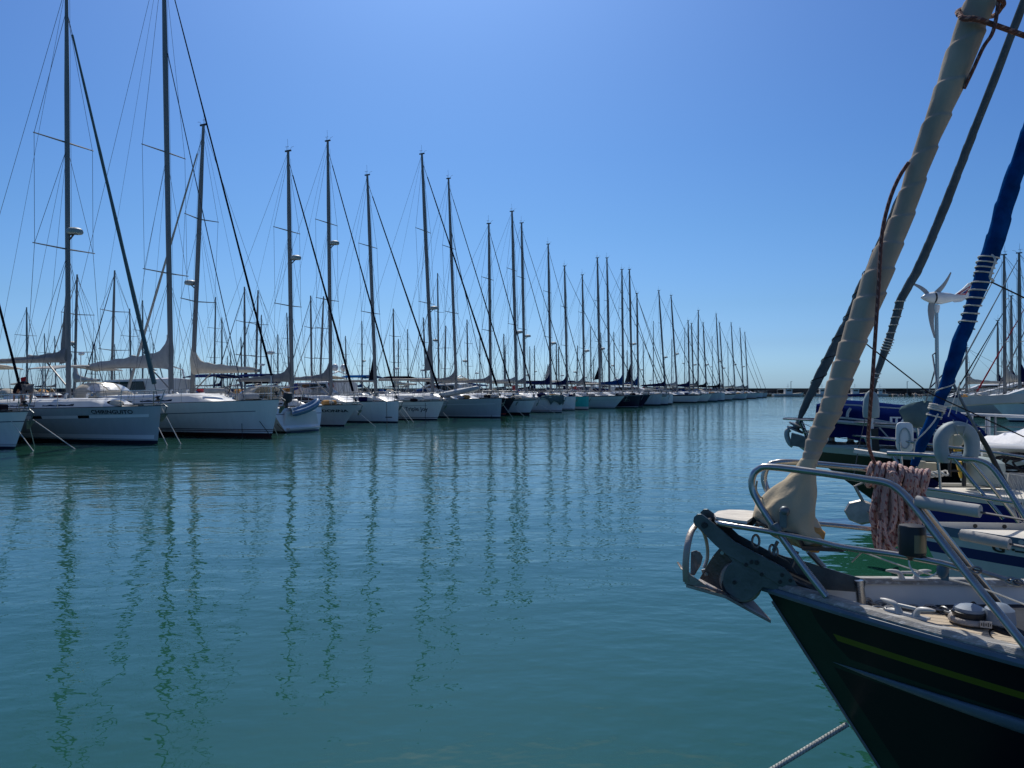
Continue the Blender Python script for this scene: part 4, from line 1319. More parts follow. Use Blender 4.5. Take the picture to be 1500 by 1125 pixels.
mk('non_slip', (.055, .06, .07), .9, 0, var=.25, vs=8, bump=.5, bs=200)

def teak_material():
    m, n, l, b = newmat("teak_deck")
    tc = n.new("ShaderNodeTexCoord")
    sp = n.new("ShaderNodeSeparateXYZ"); l.new(tc.outputs["Object"], sp.inputs[0])
    f = mth(n, l, 'FRACT', mth(n, l, 'MULTIPLY', sp.outputs[1], 18.0))
    seam = mth(n, l, 'LESS_THAN', f, .10)
    mp = n.new("ShaderNodeMapping"); mp.inputs["Scale"].default_value = (1.5, 30, 1); l.new(tc.outputs["Object"], mp.inputs[0])
    g = ramp(n, l, noise(n, l, mp.outputs[0], 3, 5, .6), .3, .7)
    c = mixc(n, l, g, (.56, .46, .33), (.44, .35, .25))
    d = ramp(n, l, noise(n, l, tc.outputs["Object"], 5, 6, .7), .55, .72)
    c = mixc(n, l, d, c, (.34, .29, .23))
    c = mixc(n, l, seam, c, (.05, .045, .04))
    l.new(c, b.inputs["Base Color"]); b.inputs["Roughness"].default_value = .7
    return m
M['teak'] = teak_material()

def fg_hull_material():
    m, n, l, b = newmat("steel_hull_green_black")
    uv = n.new("ShaderNodeUVMap"); sp = n.new("ShaderNodeSeparateXYZ"); l.new(uv.outputs[0], sp.inputs[0])
    u, v = sp.outputs[0], sp.outputs[1]
    tc = n.new("ShaderNodeTexCoord")
    nz = noise(n, l, tc.outputs["Object"], 7, 5, .6)
    c = mixc(n, l, ramp(n, l, nz, .35, .65), (.006, .022, .018), (.009, .031, .025))
    def band(x, a, bb): return mth(n, l, 'MULTIPLY', mth(n, l, 'GREATER_THAN', x, a), mth(n, l, 'LESS_THAN', x, bb))
    # the edge of the black panel waves a little
    lim = mth(n, l, 'ADD', .20, mth(n, l, 'MULTIPLY', mth(n, l, 'SINE', mth(n, l, 'MULTIPLY', v, 14.0)), .03))
    p1 = mth(n, l, 'MULTIPLY', mth(n, l, 'GREATER_THAN', u, lim), band(v, -.245, -.012))
    w = mth(n, l, 'ADD', u, mth(n, l, 'MULTIPLY', v, 1.3))
    p2 = mth(n, l, 'MULTIPLY', mth(n, l, 'GREATER_THAN', u, mth(n, l, 'ADD', .10, 0)), mth(n, l, 'LESS_THAN', v, -.315))
    black = (.004, .005, .011)
    c = mixc(n, l, p1, c, black)
    c = mixc(n, l, p2, c, black)
    st = mth(n, l, 'MULTIPLY', mth(n, l, 'GREATER_THAN', u, .21), band(v, -.172, -.143))
    c = mixc(n, l, st, c, (.085, .105, .010))
    af = mth(n, l, 'LESS_THAN', v, -1.05)
    c = mixc(n, l, af, c, (.05, .012, .01))
    l.new(c, b.inputs["Base Color"])
    b.inputs["Roughness"].default_value = .30
    b.inputs["Specular IOR Level"].default_value = .2
    bp = n.new("ShaderNodeBump"); bp.inputs["Strength"].default_value = .25; bp.inputs["Distance"].default_value = .02
    l.new(noise(n, l, tc.outputs["Object"], 3, 2), bp.inputs["Height"]); l.new(bp.outputs[0], b.inputs["Normal"])
    return m

def foreground_yacht():
    root = empty("steel_yacht", FG.o, BA, "near black and green steel yacht with an olive stripe in the right foreground", "sailboat")
    h = Hull(11, 3.4, 1.10, .98, rake=.72, tau=2.35, sag=.06, tr=0, transom=.8, e0=.62, e1=.25)
    h.build(fg_hull_material(), root, nt=70, nv=24)
    P = FG.P
    h.deck('teak', root, drop=.10, camber=.03, nt=50, inset=lambda p: h.side(p.x, p.z - .10, 1).y)
    # bulwark inside and cap rail
    for sd, nm in ((1, "bulwark"), (-1, "bulwark")):
        m = MB(); rings = []
        for i in range(51):
            t = .02 + (i / 50) ** 1.5 * .97
            p = h.pt(t, 1); y = max(.006, p.y - .012)
            yi = max(.002, y - .028)
            q = h.side(p.x, p.z - .14, 1)
            yb = max(.004, q.y - .014); ybi = max(.002, yb - .028)
            rings.append([(p.x, sd * yb, p.z - .14), (p.x, sd * y, p.z + .002), (p.x, sd * yi, p.z + .002), (p.x, sd * ybi, p.z - .14)])
        m.loft(rings); m.build(nm, 'bulwark_white', root, smooth=.5)
        m = MB(); rings = []
        for i in range(61):
            t = (i / 60) ** 1.5 * .99
            p = h.pt(t, 1); y = p.y
            w = min(.058, .03 + y * .15)
            yo, yi = y + .018, max(.0, y - w)
            z = p.z
            rings.append([(p.x, sd * yo, z - .012), (p.x + .002, sd * (yo + .004), z + .012), (p.x, sd * (yo - .012), z + .028), (p.x, sd * (yi + .012), z + .030), (p.x, sd * yi, z + .014), (p.x, sd * yi, z + .004), (p.x, sd * (yo - .03), z + .003)])
        m.loft(rings); m.build("cap_rail", 'weathered_rail', root, smooth=.6)
        m = MB()
        m.tube([h.pt((i / 60) ** 1.5 * .99, 1, sd) + Vector((0, sd * .016, -.012)) for i in range(61)], .019, 8)
        m.build("rubbing_strake", 'rail_paint', root)
        # the long welded strake lower down
        m = MB(); rings = []
        n = 60
        for i in range(n + 1):
            x = h.rake - .30 - i / n * 8
            t = h.tx(x); z = h.zs(t) - .285
            g = min(1, i / 5) ** .7
            e = h.side(x, z, 1)
            a = []
            for k in range(9):
                an = -PI / 2 + PI * k / 8
                zz = z + math.sin(an) * .032 * g
                q = h.side(x, zz, 1)
                a.append((x, sd * (q.y + .001 + math.cos(an) * .026 * g), zz))
            rings.append(a)
        m.loft(rings, closed=False, caps=False); m.build("rubbing_strake", 'rail_paint', root)
    # dark non-slip pad round the windlass
    m = MB()
    poly = [FG.Z(*q, .948) for q in ((1352, 893), (1398, 889), (1470, 893), (1560, 912), (1600, 990), (1500, 946), (1418, 922), (1366, 905))]
    m.prism([p + Vector((0, 0, .042)) for p in poly], (0, 0, .008)); pad = m.build("anchor_well_lid", 'non_slip', root, smooth=0)

    # ---- bow roller, two cheek plates and a tray
    rr = empty("bow_roller", (0, 0, 0)); rr.parent = root
    arm = [(1016, 763), (1017, 757), (1022, 752.5), (1028, 752.5), (1033, 756), (1056, 774), (1075, 792), (1150, 832), (1158, 840), (1170, 860), (1150, 862), (1108, 836), (1064, 812), (1046, 796), (1024, 773), (1018, 769)]
    cheek = [(1064, 812), (1108, 836), (1150, 862), (1146, 866), (1118, 860), (1107, 872), (1098, 879), (1088, 880), (1074, 874), (1064, 866), (1059, 855), (1060, 842), (1065, 830), (1073, 822)]
    for y in (.075, -.085):
        m = MB(); m.prism([FG.P(a, b, .075) * 1 + Vector((0, y - .075 + .006, 0)) for a, b in arm], (0, .010, 0)); bevel(m.build("roller_arm", 'roller_steel', rr, smooth=0), .0025)
        m = MB(); m.prism([FG.P(a, b, .075) + Vector((0, y - .075, 0)) for a, b in cheek], (0, .007, 0)); bevel(m.build("roller_cheek", 'roller_steel', rr, smooth=0), .002)
    m = MB(); c1 = P(1037, 765, 0); m.tube([c1 + Vector((0, -.10, 0)), c1 + Vector((0, .10, 0))], .014, 10)
    m.build("axle", 'dark_metal', rr, smooth=.6); m = MB(); m.tube([P(1112, 818.5, 0) + Vector((0, -.1, 0)), P(1112, 818.5, 0) + Vector((0, .095, 0))], .010, 8)
    m.build("axle", 'dark_metal', rr, smooth=.6)
    for a, b in ((1101, 823), (1093, 827), (1076, 853), (1146, 842), (1143, 852), (1116, 841), (1158, 850)):
        q = P(a, b, .082); T("bolt", [q, q + Vector((0, .012, 0))], .0085, 'dark_metal', rr, 8)
    m = MB(); m.lathe([(.045, -.07), (.045, -.045), (.024, -.02), (.024, .02), (.045, .045), (.045, .07)], P(1075, 853, 0), (0, 1, 0), 16); m.build("roller", 'rubber_black', rr)
    m = MB(); m.lathe([(.088, .0), (.097, .012), (.097, .05), (.088, .062)], P(1087, 849, 0) , (0, 1, 0), 24); m.build("roller_guard", 'anchor_steel', rr)
    # trough between the arms
    m = MB()
    tr = [(1022, 766), (1075, 802), (1150, 845), (1200, 868)]
    m.loft([[P(a, b, 0) + Vector((0, -.08, .02)), P(a, b, 0) + Vector((0, .07, .02)), P(a, b, 0) + Vector((0, .07, .012)), P(a, b, 0) + Vector((0, -.08, .012))] for a, b in tr]); m.build("chain_trough", 'dark_metal', rr)
    # long channel plate running aft over the stem on the far side and its end post
    m = MB(); m.prism([P(a, b, -.09) for a, b in ((1108, 800), (1150, 815), (1178, 822), (1264, 848), (1268, 852), (1266, 868), (1190, 862), (1150, 848))], (0, .008, 0)); bevel(m.build("side_plate", 'roller_steel', rr, smooth=0), .002)
    m = MB(); a = P(1258, 850, -.06); b_ = P(1262, 883, -.06); m.tube([a, b_], .020, 12); m.build("chain_post", 'steel', root)
    # shackles and hook in the channel
    for (cx, cy, s, rot) in ((1107, 793, .030, 1.3), (1131, 805, .022, .9), (1136, 808, .02, -1.0)):
        c = P(cx, cy, .02); m = MB()
        m.tube([c + Vector((math.cos(t) * s * .5, math.sin(rot) * math.cos(t) * s * .4, math.sin(t) * s)) for t in [2 * PI * k / 14 for k in range(14)]], .006, 6, closed=True); m.build("shackle", 'galvanised', rr)
    T("forestay_strut", [P(1139, 793, .02), P(1133, 806, .02)], .009, 'steel_dull', rr, 6); T("forestay_strut", [P(1168, 808, -.02), P(1160, 830, -.02)], .010, 'steel_dull', rr, 6); T("forestay_strut", [P(1184, 808, -.03), P(1206, 830, -.05)], .012, 'steel_dull', rr, 6)
    T("stem_band", [h.pt(0, v / 20, 1) + Vector((.004, 0, 0)) for v in range(0, 20)], .007, 'steel_dull', root, 6)

    # ---- anchor
    an = empty("anchor", FG.W(P(1040, 840, 0)) * 1.0, BA, "galvanised bow anchor with a hoop hanging in the roller of the near dark yacht", "anchor")
    ao = FG.P(1040, 840, 0)
    def A(px, py, y=0): return FG.P(px, py, y) - ao
    def hoop(pts, r, name):
        m = MB(); m.tube(bez(pts, 30), r, 10, sq=.55); return m.build(name, 'anchor_steel', an)
    hoop([A(1020, 768, .03), A(1012, 780, .10), A(1007, 800, .15), A(1004.5, 825, .16), A(1005, 852, .15)], .016, "hoop")
    hoop([A(1022, 768, -.03), A(1031, 780, -.10), A(1036, 800, -.15), A(1036, 818, -.16), A(1031, 832, -.15)], .016, "hoop")
    m = MB()
    m.prism([A(1003, 830, .15), A(1003, 855, .15), A(1012, 857, .13), A(1040, 862, .10), A(1012, 842, .14)], (0, .012, 0))
    m.prism([A(1012, 842, .12), A(1013, 808, .06), A(1019, 806, .04), A(1025, 809, .03), A(1029, 816, .02), A(1026, 828, .03), A(1017, 843, .08)], (.004, .010, 0))
    bevel(m.build("fluke_side", 'anchor_steel', an, smooth=0), .0025)
    m = MB()
    # two-sided fluke, tip tucked under the stem
    tip = A(1129, 908, 0)
    r0 = [A(1005, 856, .15), A(1022, 847, 0) + Vector((0, 0, -.01)), A(1040, 838, -.15)]
    r1 = [A(1062, 872, .13), A(1068, 862, 0) + Vector((0, 0, -.02)), A(1080, 850, -.13)]
    r2 = [A(1098, 892, .05), A(1100, 886, 0) + Vector((0, 0, -.012)), A(1106, 882, -.05)]
    rows = [r0, r1, r2, [tip + Vector((0, .006, 0)), tip, tip + Vector((0, -.006, 0))]]
    top = [[p for p in r] for r in rows]
    m.loft([r + [q + Vector((.0, 0, -.014)) for q in r[::-1]] for r in rows])
    m.build("fluke", 'anchor_steel', an, smooth=.4)
    m = MB(); m.prism([A(1025, 847, .02), A(1037, 826, .02), A(1046, 812, .02), A(1053, 804, .02), A(1062, 802, .02), A(1064, 812, .02), A(1076, 822, .02), A(1062, 846, .02), A(1064, 868, .02)], (0, .014, 0))
    bevel(m.build("shank", 'anchor_dark', an, smooth=0), .0025)
    for a, b in ((1058, 809.5), (1034.5, 841)):
        q = A(a, b, .03); T("bolt", [q, q + Vector((0, .006, 0))], .009, 'steel', an, 10)
    m = MB(); m.beam(A(1030, 842, 0), A(1120, 822, 0), .014, .05); m.build("stock", 'anchor_steel', an, smooth=0)
    m = MB(); m.tube([A(993, 824, .06), A(1000, 834, .08), A(1006, 838, .1)], [.010, .014, .010], 8, sq=.4); m.tube([A(1004, 820, .12), A(1000, 828, .08), A(1007, 834, .1)], .004, 5)
    m.build("tip_guard", 'anchor_steel', an)

    # ---- pulpit
    pul = empty("pulpit", (0, 0, 0)); pul.parent = root
    def rail_tube(name, pts, r=.0155, mat='steel', n=60, par=pul):
        m = MB(); m.tube(bez(pts, n), r, 14); return m.build(name, mat, par, smooth=1.0)
    rail_tube("port_rail", [P(1211, 874, .20), P(1175, 828, .17), P(1135, 773, .15), P(1112, 738, .135), P(1102, 716, .13), P(1103, 697, .13), P(1112, 687, .13), P(1128, 684, .14), P(1191, 691, .17), P(1267, 702, .22), P(1300, 708, .25), P(1322, 722, .28), P(1342, 745, .32), P(1400, 820, .40), P(1440, 870, .46), P(1500, 944, .55), P(1530, 982, .60)], .0155, n=120)
    rail_tube("starboard_rail", [P(1207, 832, -.16), P(1180, 800, -.15), P(1140, 742, -.13), P(1126, 722, -.12), P(1119, 702, -.12), P(1124, 684, -.12), P(1136, 678, -.13), P(1160, 677, -.14), P(1230, 683, -.20), P(1290, 690, -.25), P(1325, 706, -.28), P(1348, 738, -.31), P(1405, 810, -.40), P(1470, 890, -.47)], .0150, n=110)
    rail_tube("port_mid_rail", [P(1053, 761, .0), P(1051, 765, .05), P(1062, 768, .10), P(1124, 778, .16), P(1190, 791, .20), P(1238, 802, .24), P(1310, 812, .29), P(1375, 824, .345), P(1408, 833, .37)], .0125)
    rail_tube("starboard_mid_rail", [P(1053, 761, .0), P(1060, 758, -.06), P(1120, 763, -.13), P(1196, 767, -.2), P(1267, 774, -.26), P(1340, 782, -.32), P(1378, 787, -.36)], .0115)
    rail_tube("front_loop", [P(1109, 704, .11), P(1108, 718, .09), P(1115, 729, .05), P(1122, 724, -.02), P(1123, 706, -.06)], .004, n=20)
    m = MB(); c = P(1137, 773, .155); m.lathe([(.024, -.02), (.026, -.015), (.026, .015), (.024, .02)], c, P(1150, 795, .155) - c, 12); m.box(c + Vector((-.03, 0, .04)), (.03, .03, .07)); m.ell(c + Vector((-.035, .0, .075)), (.022, .02, .024), 10); m.build("rail_clamp", 'steel_dull', pul)
    # seat
    st = MB()
    zt = P(1090, 757, 0).z
    ring = []
    for (a, b) in ((1105, 749), (1090, 747.5), (1068, 747), (1052, 749), (1046, 753), (1049, 757.5), (1062, 760), (1080, 762.5), (1094, 764), (1100, 760), (1108, 754)):
        ring.append(FG.Z(a, b, zt))
    st.prism([p + Vector((0, 0, -.004)) for p in ring], (0, 0, .012)); o = st.build("seat_top", 'teak_seat', pul, smooth=0)
    st = MB(); st.prism([p + Vector((0, 0, -.025)) for p in ring], (0, 0, .03)); st.build("seat_base", 'seat_black', pul, smooth=0)
    st = MB()
    for a, b in ((1108, 762), (1100, 758)):
        q = P(a, b, 0); st.beam(q + Vector((0, 0, -.03)), q + Vector((-.02, 0, .0)), .03, .02)
    st.loft([[P(1108, 765, .10), P(1110, 758, -.08), P(1110, 762, -.08), P(1108, 769, .10)], [P(1168, 783, .14), P(1190, 776, -.12), P(1190, 781, -.12), P(1168, 789, .14)], [P(1175, 800, .12), P(1200, 797, -.10), P(1200, 802, -.10), P(1175, 806, .12)], [P(1235, 803, .05), P(1239, 801, -.05), P(1239, 806, -.05), P(1235, 809, .05)]])
    st.build("seat_bracket", 'seat_black', pul, smooth=.5)

    # ---- furled genoa, cover skirt, furling line
    path = [(1181, 692, 11), (1187, 672, 13), (1194, 650, 15), (1205, 625, 17), (1217, 600, 18), (1233, 550, 19.5), (1250, 500, 20.5), (1269, 450, 21.5), (1287, 400, 22), (1303, 360, 20), (1311, 345, 18), (1328, 300, 17.5), (1344, 250, 17.5), (1362, 200, 17.5), (1382, 150, 20), (1401, 100, 24), (1418, 50, 24), (1438, 0, 24), (1460, -60, 23)]
    path = [(a, b_, w * .98) for a, b_, w in path]
    gen, gp, gr, gm = wrapped_sail(FG, path, 'sail_cream', root, pitch=(.050, .070), amp=.075, dirn=-1, step=230, wob=.014, ext=[1.0, 3.0, 6.0, 9.2])
    gen['label'] = "cream cloth wrapped in a spiral round the forestay"
    # skirt: rings of folds
    m = MB(); rings = []
    SK = [(672, 1186, 12), (682, 1181, 13), (692, 1178, 17), (702, 1172, 22), (716, 1164, 30), (730, 1157, 37), (745, 1151, 42), (757, 1150, 43), (768, 1153, 42), (778, 1162, 38), (788, 1172, 31), (796, 1180, 20), (802, 1184, 10)]
    rn = random.Random(8); NS = 40
    sks = SK
    full = []
    for i in range(len(sks) - 1):
        for j in range(4):
            f = j / 4; full.append(tuple(lerp(sks[i][k], sks[i + 1][k], f) for k in range(3)))
    full.append(sks[-1])
    for i, (py, px, w) in enumerate(full):
        c = P(px, py, 0); ww = w / F * 3.37
        f = i / (len(full) - 1)
        ring = []
        for k in range(NS):
            a = 2 * PI * k / NS
            fold = 1 + .05 * math.sin(a * 5 + f * 3) * sm(f * 2) + .035 * math.sin(a * 9 - f * 7 + 1) * sm(f * 2) + .03 * math.sin(a * 3 + f * 14)
            ring.append(c + Vector((math.cos(a) * ww * fold, math.sin(a) * min(ww, .10 + ww * .25) * fold, .012 * math.sin(a * 4 + i * .4) * sm(f * 2) + (.0 if i < 40 else 0))))
        rings.append(ring)
    m.loft(rings); sk = m.build("drum_cover", 'sail_skirt', gen, smooth=1.2)
    m = MB(); m.lathe([(.02, -.05), (.055, -.045), (.06, .0), (.055, .05), (.03, .06)], P(1186, 789, 0), (-.3, 0, 1), 14); m.build("furling_drum", 'canvas_tan', gen)
    # red brown furling rope beside the sail then hanging to the coil
    pts = [P(1466, -60, .09), P(1463, 0, .09), P(1458, 40, .09), P(1446, 80, .08), P(1436, 110, .06), P(1423, 125, .0), P(1408, 140, -.08), P(1390, 130, -.08)]
    T("furling_rope", bez([P(1470, -60, .05), P(1463, 0, .06), P(1455, 45, .07), P(1440, 70, .07), P(1424, 105, .05), P(1412, 130, .02)], 30), .0075, 'rope_brown', root, 8, uv=True)
    T("furling_rope", bez([P(1331, 238, .05), P(1318, 258, .06), P(1306, 285, .075), P(1296, 320, .075), P(1291, 350, .075), P(1289, 380, .08), P(1287, 420, .08), P(1283, 480, .08), P(1279, 540, .06), P(1276, 580, .02), P(1274, 610, -.05), P(1272, 650, -.15), P(1281, 678, -.22)], 60), .008, 'rope_brown', root, 8, uv=True)
    T("halyard_rope", bez([P(1405, 20, .05), P(1411, 27, .09), P(1430, 28, .09), P(1455, 36, .05), P(1500, 52, .0), P(1560, 74, .0)], 30), .0115, 'rope_brown', root, 8, uv=True)
    m = MB(); m.tube(bez([P(1404, 22, .06), P(1403, 17, .02), P(1415, 14, -.06), P(1452, 24, -.08), P(1466, 12, .02), P(1470, 4, .06), P(1462, -4, .08)], 30), .010, 8, uv=True); m.build("rope_turn", 'rope_brown', gen)
    T("halyard_rope", [P(1236, 478, -.03), P(1360, 575, -.4), P(1500, 640, -.8)], .003, 'rope_dark', root, 4)

    # ---- mast, boom and rigging of the near yacht
    mx = h.rake - 4.6
    mb_ = MB(); mb_.tube([(mx, 0, 1.0), (mx, 0, 12.9)], .09, 14); mast = mb_.build("mast", 'mast_white', root)
    for z in (5.2, 9.0):
        for sd in (1, -1): T("spreader", [(mx, 0, z), (mx - .1, sd * .95, z + .05)], .03, 'mast_white', mast, 6)
    for sd in (1, -1):
        e = h.edge(mx, sd, .05)
        wires("shroud", [(e, Vector((mx - .1, sd * .95, 5.25))), (Vector((mx - .1, sd * .95, 5.25)), Vector((mx - .1, sd * .95, 9.05))), (Vector((mx - .1, sd * .95, 9.05)), Vector((mx, 0, 12.8))), (h.edge(mx - .5, sd, .05), Vector((mx, 0, 5.1)))], .004, root)
    boom_and_cover(root, mx, 2.5, 4.2, 'canvas_cream', peak=.3)
    coachroof(root, h, mx + .9, mx - 3.6, .42)
    wires("backstay", [(Vector((mx, 0, 12.9)), Vector((h.rake - 10.9, 0, 1.0)))], .004, root)
    # ---- cleats
    def cleat(c, s, ang, name="cleat"):
        m = MB(); q = Matrix.Rotation(ang, 3, 'Z')
        def V3(x, y, z): return Vector(c) + q @ Vector((x, y, z)) * s
        m.tube(bez([V3(-.17, 0, .066), V3(-.12, 0, .062), V3(-.07, 0, .048), V3(-.05, 0, .0)], 12), [s * r for r in (.008, .012, .016, .018, .020, .021, .022, .022, .023, .024, .026, .030, .034)], 10, sq=.75)
        m.tube(bez([V3(.17, 0, .066), V3(.12, 0, .062), V3(.07, 0, .048), V3(.05, 0, .0)], 12), [s * r for r in (.008, .012, .016, .018, .020, .021, .022, .022, .023, .024, .026, .030, .034)], 10, sq=.75)
        m.prism([V3(-.13, -.03, .004), V3(.13, -.03, .004), V3(.13, .03, .004), V3(-.13, .03, .004)], (0, 0, .012 * s))
        m.tube([V3(-.055, 0, .052), V3(.055, 0, .052)], .012 * s, 8)
        return m.build(name, 'cleat_white', root)
    p = P(1328, 905, .42); e = h.edge(FG.Z(1328, 905, 1.09).x, 1, .045)
    cleat((e.x + .0, e.y - .015, e.z + .03), .62, R(-28))
    e = h.edge(FG.P(1322, 855, -.45).x - .02, -1, .045)
    cleat((e.x, e.y + .01, e.z + .028), .62, R(24))
    # ---- windlass
    wl = empty("windlass", FG.Z(1420, 911, .995), 0); wl.parent = root; wl.scale = (.50, .50, .55)
    m = MB(); m.lathe([(.155, 0), (.165, .01), (.16, .035), (.15, .045)], (0, 0, 0), seg=28); m.build("base", 'anchor_steel', wl)
    m = MB(); m.lathe([(.125, .04), (.13, .05), (.13, .085), (.12, .09)], (0, 0, 0), seg=28); m.build("gypsy", 'dark_metal', wl)
    m = MB(); m.lathe([(.12, .09), (.122, .10), (.115, .115), (.07, .135), (.02, .14), (.001, .14)], (0, 0, 0), seg=28); m.build("cap", 'windlass_paint', wl)
    m = MB(); m.lathe([(.10, .0), (.12, .02), (.11, .12), (.06, .16), (.01, .17)], (-.22, .02, .01), seg=20); m.build("motor_dome", 'windlass_paint', wl)
    m = MB(); m.box((-.1, .17, .035), (.085, .006, .05)); o = m.build("maker_plate", 'cleat_white', wl, smooth=0)
    m = MB()
    for i in range(5): m.box((-.1 - .032 + i * .016, .1745, .035), (.007, .003, .03 if i % 2 else .02))
    m.build("plate_mark", 'rubber_black', o, smooth=0)
    # ---- chain along the deck
    ch = MB(); pts = [FG.Z(*q, zz + .035) for q, zz in (((1266, 880), .99), ((1290, 886), .965), ((1320, 889), .96), ((1345, 892), .96), ((1368, 891), .965), ((1392, 897), .97), ((1404, 899), .985))]
    line = bez(pts, 60); L_ = 0; seglen = .030; out = []; last = line[0]; acc = 0
    for q in line:
        if (q - last).length > seglen: out.append((last.copy(), q.copy())); last = q
    for i, (a, b) in enumerate(out):
        d = (b - a).normalized(); c = (a + b) / 2; side = d.cross(Vector((0, 0, 1))).normalized(); upv = side.cross(d)
        w = side if i % 2 else upv
        ch.tube([c + d * math.cos(t) * .026 + w * math.sin(t) * .015 for t in [2 * PI * k / 12 for k in range(12)]], .0058, 6, closed=True)
    rn = random.Random(2)
    for i in range(16):
        c = FG.Z(1292 + rn.uniform(-12, 16), 895 + rn.uniform(-4, 4) + (i % 4), .012 + .995 + rn.uniform(0, .015)); a0 = rn.uniform(0, 3)
        d = Vector((math.cos(a0), math.sin(a0), rn.uniform(-.3, .3))).normalized(); w = d.cross(Vector((0, 0, 1)) + Vector((rn.random(), rn.random(), 0))).normalized()
        ch.tube([c + d * math.cos(t) * .026 + w * math.sin(t) * .015 for t in [2 * PI * k / 12 for k in range(12)]], .0058, 6, closed=True)
    o = ch.build("anchor_chain", 'galvanised'); o.location = FG.o; o.rotation_euler = (0, 0, BA)
    tag(o, "galvanised chain lying along the teak foredeck of the near dark yacht", "chain")
    # loose black line by the windlass
    m = MB(); cc = FG.Z(1478, 930, .97)
    m.tube(bez([FG.Z(1424, 884, 1.06), FG.Z(1440, 900, 1.03), FG.Z(1465, 925, .99), FG.Z(1500, 938, .985), FG.Z(1492, 952, .975), FG.Z(1458, 942, .975), FG.Z(1452, 926, .975), FG.Z(1490, 922, .98), FG.Z(1530, 940, .98)], 60), .013, 8)
    o = m.build("mooring_rope", 'rope_dark'); o.location = FG.o; o.rotation_euler = (0, 0, BA)
    tag(o, "black rope lying in loops on the near deck beside the windlass", "rope")
    # ---- padded lifelines
    def lifeline(pts, pad, rp, name="lifeline"):
        w = wires(name, [(pts[i], pts[i + 1]) for i in range(len(pts) - 1)], .004, root)
        m = MB(); a, b = pad; n = 14
        m.tube([a.lerp(b, i / n) for i in range(n + 1)], [rp * (1 + .018 * math.sin(i * 2.1)) for i in range(n + 1)], 12, uv=False)
        m.build("padding", 'padding_white', w)
        return w
    lifeline([P(1339, 735, .31), P(1440, 751, .41), P(1560, 772, .55)], (P(1343, 735, .31), P(1436, 749, .41)), .0245)
    lifeline([P(1404, 782, .30), P(1480, 797, .38), P(1560, 812, .5)], (P(1408, 783, .30), P(1479, 797, .38)), .0215)
    # turnbuckle and wire continuing the mid rail
    w = wires("lifeline", [(P(1400, 826, .36), P(1478, 850, .44)), (P(1478, 850, .44), P(1600, 885, .6))], .004, root)
    m = MB(); m.tube([P(1440, 838, .40), P(1474, 848.5, .44)], .009, 8)
    for q in (P(1482, 851, .445), P(1490, 853, .45), P(1430, 835, .39)):
        m.tube([q + Vector((math.cos(t) * .018, 0, math.sin(t) * .012)) for t in [2 * PI * k / 10 for k in range(10)]], .0045, 5, closed=True)
    m.build("turnbuckle", 'galvanised', w)
    # thin pale wire from the bow across to the right
    T("jackline", bez([P(1262, 808, .0), P(1340, 835, .10), P(1430, 859, .2), P(1500, 885, .3), P(1580, 915, .4)], 20), .0038, 'rope_white', root, 5)
    T("jackline", [P(1248, 823, -.10), P(1262, 809, .0)], .0035, 'rope_white', root, 5)
    # ---- navigation light on the mid rail
    nl = empty("navigation_light", P(1336, 792, .30), 0); nl.parent = root
    m = MB(); m.lathe([(.020, -.075), (.028, -.062), (.048, -.055), (.050, -.045), (.050, .052), (.046, .06), (.030, .064), (.001, .065)], (0, 0, 0), seg=24); m.build("housing", 'rubber_black', nl)
    m = MB()
    a0 = math.atan2(1, 0)
    m.loft([[(math.cos(a) * r_, math.sin(a) * r_, z) for z, r_ in ((-.040, .0515), (.030, .0515))] for a in [R(95) + R(70) * k / 8 for k in range(9)]], closed=False, caps=False); m.build("lens", 'amber_lens', nl)
    T("cable", bez([P(1331, 812, .30), P(1333, 830, .31), P(1345, 844, .32), P(1362, 845, .33), P(1378, 836, .34), P(1392, 834, .35)], 24), .0035, 'white_plastic', nl, 5).location = -Vector(nl.location)
    m = MB(); m.ell(P(1381, 835, .345), (.022, .016, .036), 12); m.box(P(1384, 844, .345), (.026, .016, .03)); m.build("rail_block", 'rail_paint', pul)
    return root, h
fg_root, fg_h = foreground_yacht()

# mooring rope of the near yacht leaving the lower edge
tag(T("mooring_rope", [FG.W(FG.P(1241, 1061, .02)), FG.W(FG.P(1140, 1122, .25)), FG.W(FG.P(1090, 1152, .4))], .0115, 'rope_braid', None, 10, uv=True), "braided pale rope running from the near dark stem down out of the lower edge", "mooring line")

